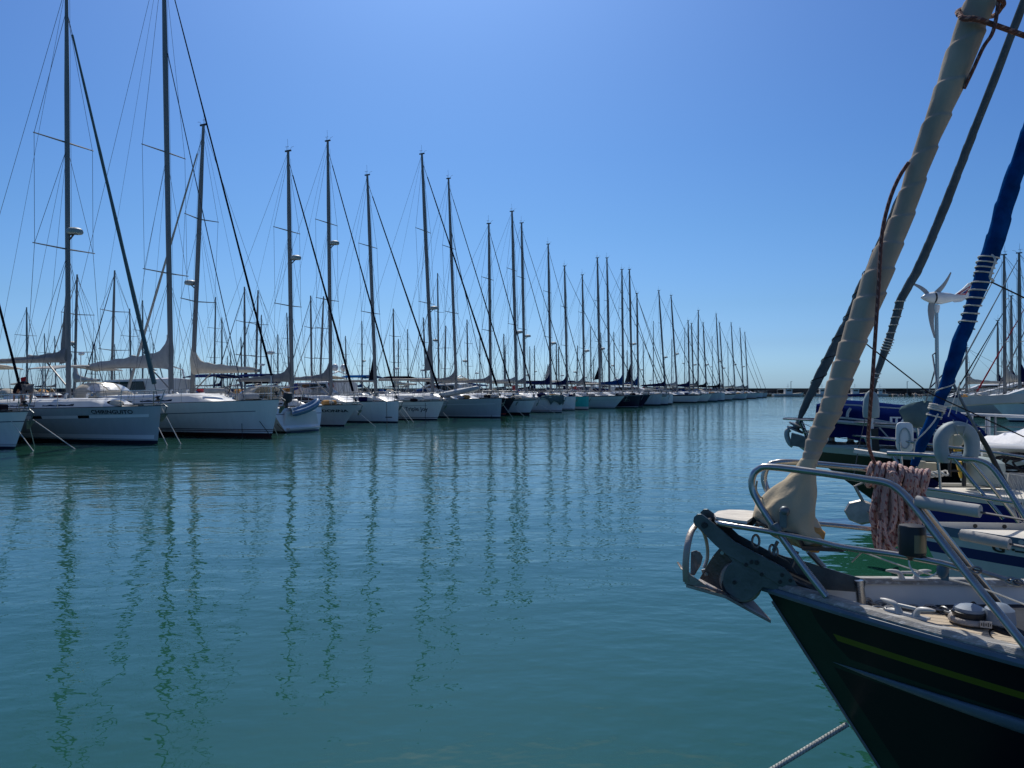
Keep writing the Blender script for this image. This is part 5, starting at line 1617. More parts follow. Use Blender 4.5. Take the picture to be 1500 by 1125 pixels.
# ---- hanging coils of rope
def coil(name, label, cx, cy_top, cy_bot, hw, n, y0, seed, tailw=.5, wraps=5, wx=(0, 0)):
    rn = random.Random(seed)
    c = FG.P(cx, cy_top, y0); b = FG.P(cx, cy_bot, y0)
    H_ = c.z - b.z
    root = empty(name, FG.W(c), BA, label, "rope coil", "coils of red flecked rope on the near pulpit")
    k = 3.35 / F
    for i in range(n):
        w = hw * k * rn.uniform(.35, .95); ln = H_ * rn.choice([rn.uniform(.62, .8), rn.uniform(.85, 1.0), rn.uniform(.9, 1.03)]); ox = rn.uniform(-.35, .35) * hw * k; oy = rn.uniform(-.055, .055); tw = rn.uniform(-.8, .8); sk = rn.uniform(-.045, .045); p1 = rn.uniform(0, 6); p2 = rn.uniform(0, 6)
        pts = []
        for q in range(36):
            t = 2 * PI * q / 36
            xx = math.cos(t) * w * (.30 + .70 * (.5 - .5 * math.sin(t)) ** .8) + sk * (.5 - .5 * math.sin(t)) + .006 * math.sin(2 * t + p1) + .002 * math.sin(3 * t + p2)
            zz = -ln / 2 + math.sin(t) * ln / 2
            pts.append(Vector((ox + xx * math.cos(tw), oy + xx * math.sin(tw) * .5 + .008 * math.sin(t * 2 + i), zz)))
        m = MB(); m.tube(pts, .0105, 8, closed=True, uv=True); m.build("rope_loop", 'rope_red', root)
    for i in range(wraps):
        x = lerp(wx[0], wx[1], i / max(1, wraps - 1)) * k + rn.uniform(-.004, .004); r1 = rn.uniform(.85, 1.15); sl = rn.uniform(-.3, .3)
        m = MB()
        m.tube([Vector((-x - .01 * math.sin(t) + sl * .05 * math.cos(t), math.cos(t) * .045, -.018 + math.sin(t) * .050 * r1)) for t in [2 * PI * q / 20 for q in range(20)]], .012, 8, closed=True, uv=True); m.build("rope_turn", 'rope_red', root)
    return root
coil("rope_coil", "large coil of red flecked rope hanging from the near pulpit, left of the smaller coil", 1299, 690, 807, 23, 17, -.245, 5, wraps=6, wx=(-20, 14))
coil("rope_coil", "smaller coil of red flecked rope just right of the large coil", 1334, 698, 770, 14, 9, -.255, 9, wraps=6, wx=(-17, 19))
# ------------------------------------------------------------ the neighbouring yachts on the right
def berth(px, lat):
    """stem head position on the line parallel to the near yacht, lat metres farther along the row"""
    o = STEMHEAD + ROWD * lat; k = (px - 750) / F
    s = (k * o.y - o.x) / (-BD.x + k * BD.y)
    return o - BD * s
def simple_rig(fr, h, root, mx, mh, mat='mast_white', base=1.3):
    m = MB(); m.tube([(mx, 0, base), (mx, 0, mh)], .085, 12); mast = m.build("mast", mat, root)
    for f in (.4, .7):
        for sd in (1, -1): T("spreader", [(mx, 0, mh * f), (mx - .1, sd * .85, mh * f + .04)], .026, mat, mast, 6)
    for sd in (1, -1):
        e = h.edge(mx, sd, .05); a = Vector((mx - .1, sd * .85, mh * .4)); b = Vector((mx - .1, sd * .85, mh * .7))
        wires("shroud", [(e, a), (a, b), (b, Vector((mx, 0, mh - .1))), (h.edge(mx - .5, sd, .05), Vector((mx, 0, mh * .4)))], .004, root)
    wires("backstay", [(Vector((mx, 0, mh)), Vector((h.rake - h.L * .98, 0, h.fs)))], .004, root)
    return mast

# --- A: white yacht with blue stripe and painted letters
def yacht_a():
    sh = berth(1342, 3.0)
    zd = (lambda r: CZ + r.z / r.y * sh.y)(ray(1342, 771))
    fr = Frame(sh - BD * .45)
    root = empty("sailing_yacht", fr.o, BA, "white yacht with a blue hull stripe and black letters, next beyond the near dark yacht", "sailboat")
    h = Hull(9.5, 2.8, zd, zd - .08, rake=.45, tau=2.3, sag=.04, tr=.2, e0=.55)
    h.build(hull_mat("hull_white_blue_stripe", (.56, .58, .58), [('s', -.185, -.105, (.012, .014, .12))], .3), root, 50, 18)
    h.deck('deck_cream', root, drop=.015, camber=.05, nt=40)
    # perforated aluminium toe rail
    for sd in (1, -1):
        m = MB(); n = 44; rings = []
        for i in range(n + 1):
            x = h.rake - .12 - i / n * 7.5
            e = h.edge(x, sd)
            rings.append([(e.x, e.y + sd * .004, e.z - .035), (e.x, e.y + sd * .004, e.z + .035), (e.x, e.y - sd * .004, e.z + .035), (e.x, e.y - sd * .004, e.z - .035)])
        m.loft(rings); tr = m.build("toe_rail", 'rail_paint' if sd > 0 else 'bulwark_white', root, smooth=.5)
        m = MB()
        for i in range(20):
            e = h.edge(h.rake - .42 - i * .21, sd)
            t2 = h.edge(h.rake - .45 - i * .21, sd) - e; t2.normalize()
            c = e + Vector((0, sd * .006, .008)); nn = t2.cross(Vector((0, 0, 1)))
            m = MB()
            m.add([c + t2 * math.cos(2 * PI * k / 12) * .019 + Vector((0, 0, 1)) * math.sin(2 * PI * k / 12) * .017 - nn * (.001 if sd < 0 else -.001) for k in range(12)] , [tuple(range(12))])
            m.add([c - Vector((0, sd * .012, 0)) + t2 * math.cos(2 * PI * k / 12) * .019 + Vector((0, 0, 1)) * math.sin(2 * PI * k / 12) * .017 for k in range(12)], [tuple(range(12))])
            m.build("rail_hole", 'cleat_white' if sd > 0 else 'rubber_black', tr, smooth=0)
    hull_text(root, h, "G\u00b7\u00b7\u2013AT", fr.P(1456, 800, .35).x, h.fb - .105, .095, 'rubber_black', 1, 1.15, .003, .006)
    # bowsprit plank, pulpit
    m = MB(); m.beam(fr.P(1251, 660, 0), fr.P(1305, 668, 0), .12, .03); m.build("bow_seat", 'teak_seat', root, smooth=0)
    pul = empty("pulpit", (0, 0, 0)); pul.parent = root
    P = fr.P
    def tb(pts, r, mat='steel', n=40, name="pulpit_tube"):
        m = MB(); m.tube(bez(pts, n), r, 10); return m.build(name, mat, pul, smooth=1.0)
    tb([P(1300, 664, .06), P(1360, 667, .16), P(1410, 672, .27), P(1432, 674, .32), P(1452, 684, .36), P(1475, 715, .40), P(1500, 755, .45), P(1520, 790, .5)], .019, 'steel', 60)
    tb([P(1300, 664, -.06), P(1345, 666, -.16), P(1400, 668, -.3), P(1422, 676, -.36), P(1470, 735, -.42), P(1492, 765, -.45)], .015)
    tb([P(1338, 713, .16), P(1400, 722, .26), P(1452, 731, .33), P(1496, 738, .40)], .013)
    tb([P(1308, 668, .06), P(1342, 722, .1), P(1362, 762, .14)], .014, n=10)
    tb([P(1398, 672, .25), P(1420, 700, .26), P(1470, 760, .3)], .014, n=10)
    # furled blue headsail with lashings
    path = [(1339, 682, 6), (1346, 660, 8.5), (1355, 640, 9.5), (1364, 620, 10.5), (1371, 603, 10), (1375, 590, 9.5), (1387, 560, 10.5), (1394, 540, 11.5), (1406, 500, 12.5), (1413, 484, 12.5), (1419, 468, 12), (1424, 450, 11.5), (1431, 430, 12), (1440, 405, 13), (1444, 386, 13.5), (1452, 370, 15), (1459, 350, 16), (1472, 300, 15), (1484, 262, 14), (1496, 228, 13), (1516, 165, 13), (1545, 80, 12), (1572, 0, 12)]
    path = [(a, b_, w * .92) for a, b_, w in path]
    gen, gp, gr, gm = wrapped_sail(fr, path, 'canvas_blue', root, pitch=.26, amp=.06, dirn=1, step=100, wob=.035, ext=[.8, 2.5, 5, 8])
    def idx(px, py):
        q = P(px, py, 0); return min(range(len(gp)), key=lambda i: (gp[i] - q).length)
    coil_round(gp, gr, idx(1408, 478), idx(1436, 405), 6.5, .006, 'rope_white', gen)
    coil_round(gp, gr, idx(1436, 405), idx(1448, 375), 4, .006, 'rope_white', gen)
    coil_round(gp, gr, idx(1371, 602), idx(1374, 594), 3, .009, 'rope_white', gen, out=1.08)
    coil_round(gp, gr, idx(1367, 611), idx(1369, 607), 1.5, .006, 'rope_white', gen, out=1.05)
    coil_round(gp, gr, idx(1372, 598), idx(1388, 548), 1.2, .0045, 'rope_white', gen)
    T("lashing_tail", bez([P(1374, 606, .09), P(1368, 618, .10), P(1354, 634, .11), P(1342, 646, .10), P(1339, 660, .08), P(1338, 672, .05)], 20), .006, 'rope_white', gen, 6)
    T("sheet_rope", bez([P(1452, 372, .05), P(1458, 382, .10), P(1450, 405, .12), P(1456, 412, .10)], 14), .008, 'rope_white', gen, 6)
    T("sheet_rope", [P(1452, 413, .05), P(1500, 436, -.2), P(1580, 474, -.8)], .006, 'rope_dark', gen, 6)
    T("tack_strap", [P(1342, 684, 0), P(1339, 700, 0), P(1340, 770, 0)], .010, 'steel', root, 6)
    simple_rig(fr, h, root, h.rake - 3.6, 10.8)
    coachroof(root, h, h.rake - 2.0, h.rake - 7, .38)
    # far side stay and black lower stay crossing to the right
    T("lifeline_stay", [P(1392, 553, -.1), P(1410, 590, -.1), P(1432, 632, -.1)], .012, 'steel_dull', root, 6)
    T("lifeline_stay", [P(1432, 632, -.1), P(1446, 655, -.12), P(1468, 700, -.16), P(1500, 758, -.2)], .019, 'rubber_black', root, 8)
    # safety netting between the rails
    m = MB()
    for side_pts in ([(1450, 690), (1560, 706), (1560, 800), (1492, 762)],):
        a, b, c, d = [P(x, y, -.38) for x, y in side_pts]
        for i in range(15):
            f = i / 14
            m.tube([a.lerp(b, f), d.lerp(c, max(0, f - .16))], .0022, 3, caps=False)
            m.tube([a.lerp(b, f), d.lerp(c, min(1, f + .16))], .0022, 3, caps=False)
        for f in (.0, 1): m.tube([a.lerp(d, f), b.lerp(c, f)], .004, 4)
    m.build("safety_net", 'rope_white', root)
    # windlass hatch and clutter on the deck
    m = MB(); m.box(h.edge(h.rake - 1.1).to_tuple()[:1] + (0, zd + .06), (.5, .5, .05)); m.build("deck_hatch", 'clear_plastic', root, smooth=0)
    return fr, h, root
A_, A_h, A_root = yacht_a()

def lifebuoy():
    fr = A_
    c = fr.P(1401, 649, .16)
    o = empty("horseshoe_buoy", fr.W(c), 0, "grey green horseshoe lifebuoy hanging open side down behind the blue furled sail", "lifebuoy")
    k = (fr.W(c)).y / F
    m = MB(); rings = []
    rr = 23 * k; w = 9.3 * k; th = .045
    pth = [(-.94, -1.30 + .13 * i) for i in range(8)]
    pth = [(-.78, -1.25, -1), (-.86, -.95, -1), (-.95, -.6, -1), (-.99, -.3, -1)] + [(math.cos(PI - PI * i / 20), math.sin(PI * i / 20), 0) for i in range(21)] + [(.99, -.3, 1), (.95, -.6, 1), (.86, -.95, 1), (.78, -1.25, 1)]
    NP = len(pth)
    for i in range(NP):
        px_, pz_, leg = pth[i]
        if leg: ex = Vector((leg, 0, -.18 * (-1 if leg else 1) * 0)); ex.normalize()
        else: ex = Vector((px_, 0, pz_))
        cen = Vector((px_, 0, pz_)) * rr
        g = 1 if 0 < i < NP - 1 else .7
        ring = []
        for q in range(14):
            b = 2 * PI * q / 14
            cb, sb = math.cos(b), math.sin(b)
            cb = math.copysign(abs(cb) ** .6, cb); sb = math.copysign(abs(sb) ** .7, sb)
            p = cen + ex * (cb * w * g)
            ring.append((p.x, sb * th * g, p.z))
        rings.append(ring)
    m.loft(rings); ov = m.build("cover", M['pvc_grey_green'], o, smooth=1.0)
    m = MB()
    for a in (R(72), R(108)):
        ex = Vector((math.cos(a), 0, math.sin(a) * 1.06))
        m.beam(ex * 11 * k + Vector((0, -.052, 0)), ex * 34 * k + Vector((0, -.052, 0)), .006, .004)
    m.beam(Vector((-.03, -.05, 26 * k)), Vector((.03, -.05, 26 * k)), .06, .01)
    m.build("strap", 'pvc_grey', o, smooth=0)
    m = MB(); m.tube([(-.06, 0, .20), (.03, 0, .46), (.0, 0, .22)], .004, 5); m.build("hanging_line", 'rope_white', o)
mk('pvc_grey_green', (.27, .33, .34), .6, 0, var=.1, vs=6, dirt=(.18, .2, .2), dirt_s=9, dirt_lo=.68)
lifebuoy()

# --- M: yacht with the royal blue hull side
def yacht_m():
    sh = berth(1296, 6.0)
    zd = (lambda r: CZ + r.z / r.y * sh.y)(ray(1296, 712))
    fr = Frame(sh - BD * .6); P = fr.P
    root = empty("sailing_yacht", fr.o, BA, "yacht with a royal blue hull side and cluttered white deck behind the lettered white yacht", "sailboat")
    h = Hull(10.5, 3.2, zd, zd - .05, rake=.6, tau=2.2, sag=.03, tr=.2)
    h.build(hull_mat("hull_royal_blue", (.010, .012, .16), [('s', -.06, .1, (.55, .55, .52)), ('w', .1, .18, (.6, .6, .6))], .25), root, 40, 14)
    h.deck('deck_cream', root, drop=.015, nt=30)
    h.rail('bulwark_white', root, .04, .035)
    bow_anchor(root, h, 'anchor_steel')
    m = MB(); c = P(1262, 750, .0)
    m.lathe([(.02, -.03), (.13, -.025), (.15, 0), (.13, .025), (.02, .03)], c, (.35, 1, .1), 8, sq=1.35); m.build("anchor_fluke", 'anchor_steel', root, smooth=.4)
    # furled grey headsail with white lashings
    path = [(1277, 574, 5), (1281, 556, 6), (1290, 532, 6.5), (1297, 512, 8), (1302, 500, 8), (1306, 485, 7), (1313, 463, 8), (1319, 440, 8.5), (1330, 420, 9), (1342, 400, 9), (1358, 365, 9), (1383, 305, 9), (1410, 235, 8.5), (1433, 175, 8), (1455, 120, 8), (1478, 60, 8), (1500, 2, 8), (1530, -78, 8)]
    path = [(a, b_, w * .78) for a, b_, w in path]
    gen, gp, gr, gm = wrapped_sail(fr, path, 'canvas_slate', root, pitch=.22, amp=.05, dirn=1, step=60, wob=.025, ext=[.8, 2.5, 5, 7])
    def idx(px, py):
        q = P(px, py, 0); return min(range(len(gp)), key=lambda i: (gp[i] - q).length)
    coil_round(gp, gr, idx(1296, 516), idx(1303, 496), 5, .006, 'rope_white', gen, out=1.05)
    coil_round(gp, gr, idx(1303, 496), idx(1324, 440), 5, .005, 'rope_white', gen, out=1.03)
    coil_round(gp, gr, idx(1281, 558), idx(1285, 545), 2, .006, 'rope_white', gen, out=1.05)
    T("forestay", [P(1276, 574, 0), P(1258, 655, 0), P(1250, 700, 0)], .006, 'wire', root, 6)
    simple_rig(fr, h, root, h.rake - 4.0, 11.5)
    coachroof(root, h, h.rake - 2.2, h.rake - 8, .42)
    pul = empty("pulpit", (0, 0, 0)); pul.parent = root
    def tb(pts, r, mat='steel', n=30):
        m = MB(); m.tube(bez(pts, n), r, 8); return m.build("pulpit_tube", mat, pul, smooth=1.0)
    tb([P(1262, 640, .06), P(1300, 643, .15), P(1370, 652, .3), P(1450, 662, .5), P(1540, 676, .7)], .015)
    tb([P(1268, 642, .06), P(1285, 690, .05), P(1292, 712, .05)], .014)
    for px in (1372, 1318): tb([P(px, 648, .3), P(px + 4, 690, .3), P(px + 6, 720, .3)], .014, n=6)
    # boxed gear on deck
    m = MB()
    for x, y, s in ((1338, 712, .25), (1352, 708, .2)): m.ell(P(x, y, -.05), (s * .8, s * .5, s * .35), 10)
    m.build("deck_bag", 'canvas_navy', root)
    return fr, h, root
mk('canvas_slate', (.085, .105, .115), .8, 0, var=.2, vs=8, bump=.5, bs=20)
M_, M_h, M_root = yacht_m()

def deck_things():
    P, W = M_.P, M_.W
    def topl(mb, name, mat, label, cat, fr=M_, group=None, smooth=.7):
        o = mb.build(name, mat, None, smooth); o.location = fr.o; o.rotation_euler = (0, 0, BA); return tag(o, label, cat, group)
    # tall hanging fender at the bow of the blue yacht
    c = P(1276, 592, .0)
    m = MB(); rings = []
    for z, w, d in ((-.165, .05, .02), (-.155, .085, .05), (-.08, .092, .06), (.05, .082, .06), (.13, .055, .045), (.16, .02, .02)):
        rings.append([c + Vector((math.copysign(abs(math.cos(a)) ** .7, math.cos(a)) * w, math.sin(a) * d, z)) for a in [2 * PI * k / 16 for k in range(16)]])
    m.loft(rings); o = topl(m, "fender", 'pvc_grey_green', "pale grey green fender hanging behind the brown rope at the blue yacht's bow", "fender")
    # white plastic case strapped on the rail
    c = P(1325, 640, .15)
    m = MB(); rings = []
    for y, s in ((-.07, .85), (-.055, 1), (.055, 1), (.07, .85)):
        rings.append([c + Vector((math.copysign(abs(math.cos(a)) ** .45, math.cos(a)) * .088 * s, y, math.copysign(abs(math.sin(a)) ** .45, math.sin(a)) * .165 * s)) for a in [2 * PI * k / 24 for k in range(24)]])
    m.loft(rings); o = topl(m, "raft_case", 'white_plastic', "upright white plastic case standing left of the blue furled sail", "case")
    m = MB(); m.tube([c + Vector((math.cos(a) * .055, .078, math.sin(a) * .115 - .01)) for a in [2 * PI * k / 18 for k in range(18)]], .008, 6, closed=True)
    m.build("handle", 'pvc_grey', o)
    # drooping grey green bag
    c = P(1350, 606, .0)
    m = MB(); rings = []
    for z, w, d, ox in ((.135, .02, .01, .03), (.11, .16, .03, .04), (.08, .22, .06, .03), (.02, .225, .09, .0), (-.06, .19, .09, -.01), (-.12, .13, .07, -.03), (-.15, .06, .04, -.04)):
        rings.append([c + Vector((-ox + math.cos(a) * w * (1 + .08 * math.sin(a * 5 + z * 20)), math.sin(a) * d, z + .015 * math.sin(a * 3))) for a in [2 * PI * k / 20 for k in range(20)]])
    m.loft(rings); topl(m, "canvas_bag", 'canvas_teal', "drooping dark grey green canvas bag left of the blue furled sail's rope collar", "bag")
    # small white lamp box, cream winch drum, yellow can, etc.
    m = MB(); m.box(P(1388, 627, .0), (.09, .06, .10)); topl(m, "instrument_box", 'white_plastic', "small white box just above the left shoulder of the horseshoe lifebuoy", "box", smooth=0)
    c = P(1398, 645, .1)
    m = MB(); m.box(c + Vector((.04, 0, 0)), (.05, .08, .16)); m.lathe([(.06, -.04), (.07, -.03), (.07, .03), (.06, .04)], c + Vector((-.03, 0, 0)), (.3, 1, 0), 14); topl(m, "winch", 'winch_cream', "cream coloured winch seen through the opening of the horseshoe lifebuoy", "winch")
    m = MB(); m.prism([P(x, y, .0) for x, y in ((1400, 676), (1413, 676), (1413, 700), (1406, 700))], (0, .12, 0)); m.box(P(1405, 659, .0), (.10, .1, .035)); topl(m, "jerry_can", 'yellow', "yellow can below the horseshoe lifebuoy", "can", smooth=0)
    m = MB()
    for a, b, r in (((1412, 640), (1412, 712), .022), ((1391, 655), (1391, 698), .018)): m.tube([P(*a, .05), P(*b, .05)], r, 8)
    m.tube([P(1391, 657, .05), P(1412, 657, .05)], .012, 6); m.tube([P(1391, 690, .05), P(1412, 690, .05)], .012, 6)
    topl(m, "post_frame", 'rubber_black', "black upright frame behind the horseshoe lifebuoy", "frame")
    c = P(1438, 690, -.2)
    m = MB(); m.lathe([(.10, -.16), (.19, -.14), (.22, -.05), (.225, .05), (.21, .12), (.16, .15), (.05, .16)], c, (-.12, 0, 1), 18); topl(m, "round_tub", 'tub_green', "pale green rounded tub on the white deck right of the yellow can", "tub")
    m = MB(); m.prism([P(x, y, -.5) for x, y in ((1476, 690), (1520, 694), (1520, 730), (1466, 726))], (0, .3, 0)); topl(m, "deck_box", 'canvas_lightgrey', "pale grey box behind the safety netting at the right edge", "box", smooth=0)
    # stacked boards, lying kayak-like hull and ropes heaped
    m = MB()
    for i, (y, z, L) in enumerate(((-.75, 655, 1.8), (-.9, 664, 1.7))):
        a = P(1438, z, y); rr = []
        for f in range(9):
            t = f / 8; w = .16 * math.sin(PI * (.12 + .8 * t)) ** .6
            p = a + Vector((-t * L, 0, 0))
            rr.append([p + Vector((0, math.cos(b) * w, math.sin(b) * .045)) for b in [2 * PI * k / 10 for k in range(10)]])
        m2 = MB(); m2.loft(rr); o = topl(m2, "paddle_board", 'gel_white', ("upper", "lower")[i] + " of two white boards lying on deck right of the horseshoe lifebuoy", "board", group="white boards on deck")
    rn = random.Random(12)
    m = MB(); c = P(1482, 678, -.45)
    for i in range(7):
        w = rn.uniform(.10, .17); oy = rn.uniform(-.1, .1); ph = rn.uniform(0, 3)
        m2 = [c + Vector((-.08 * (i % 3) + math.cos(t) * w * 1.4, oy + math.sin(t + ph) * .05, math.sin(t) * w * .6 + .02 * math.sin(t * 3 + i))) for t in [2 * PI * k / 20 for k in range(20)]]
        m.tube(m2, .012, 6, closed=True)
    topl(m, "rope_heap", 'rope_dark', "dark heap of rope on the deck at the right edge above the netting", "rope")
    m = MB(); rn = random.Random(3)
    for i in range(6):
        c = P(1345 + i * 7, 697, .05)
        m.tube([c + Vector((math.cos(t) * .06, math.sin(t) * .07, .02 * i / 3 + math.sin(t * 2) * .02)) for t in [2 * PI * k / 14 for k in range(14)]], .012, 6, closed=True)
    topl(m, "rope_heap", 'rope_white', "pale rope heap on deck between the red flecked coils and the lifebuoy", "rope")
    m = MB(); m.box(P(1362, 684, -.15), (.13, .1, .1)); m.lathe([(.05, 0), (.06, .06), (.04, .10)], P(1350, 688, -.15), seg=10); topl(m, "deck_fitting", 'winch_cream', "cream deck fitting with a round drum in front of the pulpit post", "fitting")
mk('winch_cream', (.50, .44, .30), .5, 0, var=.15)
mk('tub_green', (.33, .38, .34), .5, 0, var=.12)
deck_things()

# --- B: black hull, white deck, big blue canvas cover
def yacht_b():
    sh = berth(1163, 9.6)
    zd = (lambda r: CZ + r.z / r.y * sh.y)(ray(1163, 650))
    fr = Frame(sh - BD * 1.5); P = fr.P
    root = empty("sailing_yacht", fr.o, BA, "black hulled yacht with a big dark blue canvas cover and a bow roller", "sailboat")
    h = Hull(13, 3.8, zd, zd - .1, rake=1.5, tau=2.4, sag=.05, tr=.2, e0=.9)
    h.build(hull_mat("hull_black_gloss", (.008, .009, .014), [('s', -.10, .1, (.38, .45, .5))], .2), root, 40, 16)
    h.deck('deck_blue_white', root, drop=.015, nt=30)
    h.rail('pvc_grey', root, .05, .04)
    # bow roller and anchor
    m = MB(); m.prism([P(x, y, .1) for x, y in ((1160, 634), (1184, 641), (1200, 644), (1206, 655), (1182, 656), (1158, 652))], (0, .2, 0)); m.build("bow_roller", 'roller_steel', root, smooth=0)
    m = MB(); m.tube(bez([P(1157, 629, 0), P(1153, 632, 0), P(1153, 640, 0), P(1157, 649, 0), P(1162, 653, 0)], 16), .045, 10); m.build("anchor_roller", 'pvc_grey', root)
    m = MB(); c = P(1166, 627, 0)
    m.lathe([(.05, -.05), (.14, -.045), (.14, -.015), (.06, .0), (.06, .02), (.14, .035), (.14, .06), (.05, .075), (.045, .16)], c, (-.42, 0, 1), 14); m.build("furling_drum", 'steel_dull', root)
    path = [(1171, 614, 3), (1175, 604, 5), (1186, 580, 6.5), (1200, 552, 7.5), (1214, 525, 8), (1228, 498, 8), (1240, 476, 8), (1254, 444, 8), (1262, 424, 9), (1274, 398, 8), (1290, 360, 8), (1330, 270, 7)]
    gen, gp, gr, gm = wrapped_sail(fr, path, 'canvas_slate', root, pitch=.4, amp=.06, step=24, wob=.04, ext=[1, 3, 6])
    coil_round(gp, gr, int(len(gp) * .1), int(len(gp) * .8), 9, .007, 'rope_dark', gen)
    mxx = h.rake - 5.2
    mast = simple_rig(fr, h, root, mxx, 13.5)
    # canvas cover (long tent), seams in white piping
    prof = [(1196, 592, 640), (1212, 588, 640), (1240, 586, 641), (1275, 588, 650), (1310, 592, 664), (1345, 594, 672), (1380, 596, 676), (1405, 603, 680), (1425, 617, 682), (1445, 634, 680), (1462, 652, 676)]
    m = MB(); rings = []; seams = []
    for i, (px, yt, yb) in enumerate(prof):
        t = P(px, yt, 0); b = P(px, yb, .55)
        w = .55 * (1 if 0 < i < len(prof) - 1 else .6)
        x = t.x
        z0 = max(zd + .05, b.z); z1 = t.z
        mid = lerp(z0, z1, .72)
        rings.append([(x, w, z0), (x, w * .96, lerp(z0, mid, .5)), (x, w * .84, mid), (x, w * .4, z1 - .05), (x, 0, z1), (x, -w * .4, z1 - .05), (x, -w * .84, mid), (x, -w, z0)])
    m.loft(rings, closed=False, caps=False)
    m.add(rings[0], [tuple(range(8))]); m.add(rings[-1], [tuple(range(7, -1, -1))])
    cov = m.build("canvas_cover", 'canvas_navy_bright', root, smooth=1.2)
    def seam(pts, r=.010): T("piping", pts, r, 'pvc_grey', cov, 5)
    def onc(px, py):
        q = P(px, py, .50); return Vector((q.x, .56, q.z))
    seam([P(1222, 592, .5), P(1262, 594, .5), P(1270, 606, .57), P(1278, 614, .58), P(1330, 624, .58), P(1400, 634, .58)], .012)
    seam([P(1224, 611, .57), P(1270, 616, .58), P(1300, 620, .58)], .016); seam([P(1222, 617, .58), P(1310, 625, .58), P(1400, 640, .58)], .03)
    seam([P(1286, 596, .5), P(1330, 599, .5), P(1380, 603, .5)], .010)
    seam([P(1288, 626, .6), P(1303, 643, .6)], .012)
    seam(bez([P(1246, 598, .56), P(1242, 604, .57), P(1241, 611, .585)], 8), .022)
    me = text_mesh("ITA", .135, .006)
    p0 = P(1303, 619, .60)
    for v in me.vertices: v.co = Vector((p0.x - v.co.x * 1.3, .585, p0.z + v.co.y * .9))
    me.materials.clear(); me.materials.append(M['white_plastic'])
    o = bpy.data.objects.new("sail_letters", me); COL.objects.link(o); o.parent = cov
    # boom under the cover, crutch and outboard bracket on the rail
    T("boom", [P(1215, 606, .1), P(1500, 668, .1)], .07, 'pvc_grey', root, 10)
    T("boom", [P(1425, 640, .3), P(1520, 664, .3)], .045, 'pvc_grey', root, 10)
    pul = empty("pushpit_rail", (0, 0, 0)); pul.parent = root
    for a, b in (((1276, 598), (1278, 660)), ((1372, 520), (1372, 690))): pass
    m = MB(); m.tube([P(1276, 598, .7), P(1278, 668, .7)], .03, 8); m.build("crane_post", 'mast_white', root)
    m = MB(); m.beam(P(1281, 628, .75), P(1283, 660, .75), .10, .06, up=Vector((0, 1, 0))); m.build("outboard_bracket", 'rubber_black', root, smooth=.3)
    for (x0, y0, x1, y1) in ((1186, 654, 1222, 645), (1262, 645, 1300, 650)):
        pass
    # deck gear
    m = MB()
    for x, y in ((1246, 640), (1218, 632), (1262, 644)):
        q = P(x, y, .0); m.lathe([(.07, 0), (.08, .02), (.05, .05), (.05, .10), (.08, .13), (.02, .14)], Vector((q.x, 0, zd + .02)), seg=10)
    m.build("deck_winch", 'galvanised', root)
    pulpit(root, h, r=.018, ht=.42, L=1.8)
    T("bow_line", [P(1176, 620, .1), P(1222, 640, .3), P(1262, 646, .5)], .006, 'rope_white', root, 5)
    wires("lifeline", [(h.edge(h.rake - 1.8, 1) + Vector((0, 0, .42)), h.edge(h.rake - 9, 1) + Vector((0, 0, .55)))], .006, root)
    return fr, h, root
mk('deck_blue_white', (.50, .56, .62), .5, 0, var=.08)
mk('canvas_navy_bright', (.004, .012, .075), .75, 0, var=.25, vs=3, bump=.6, bs=6)
B_, B_h, B_root = yacht_b()

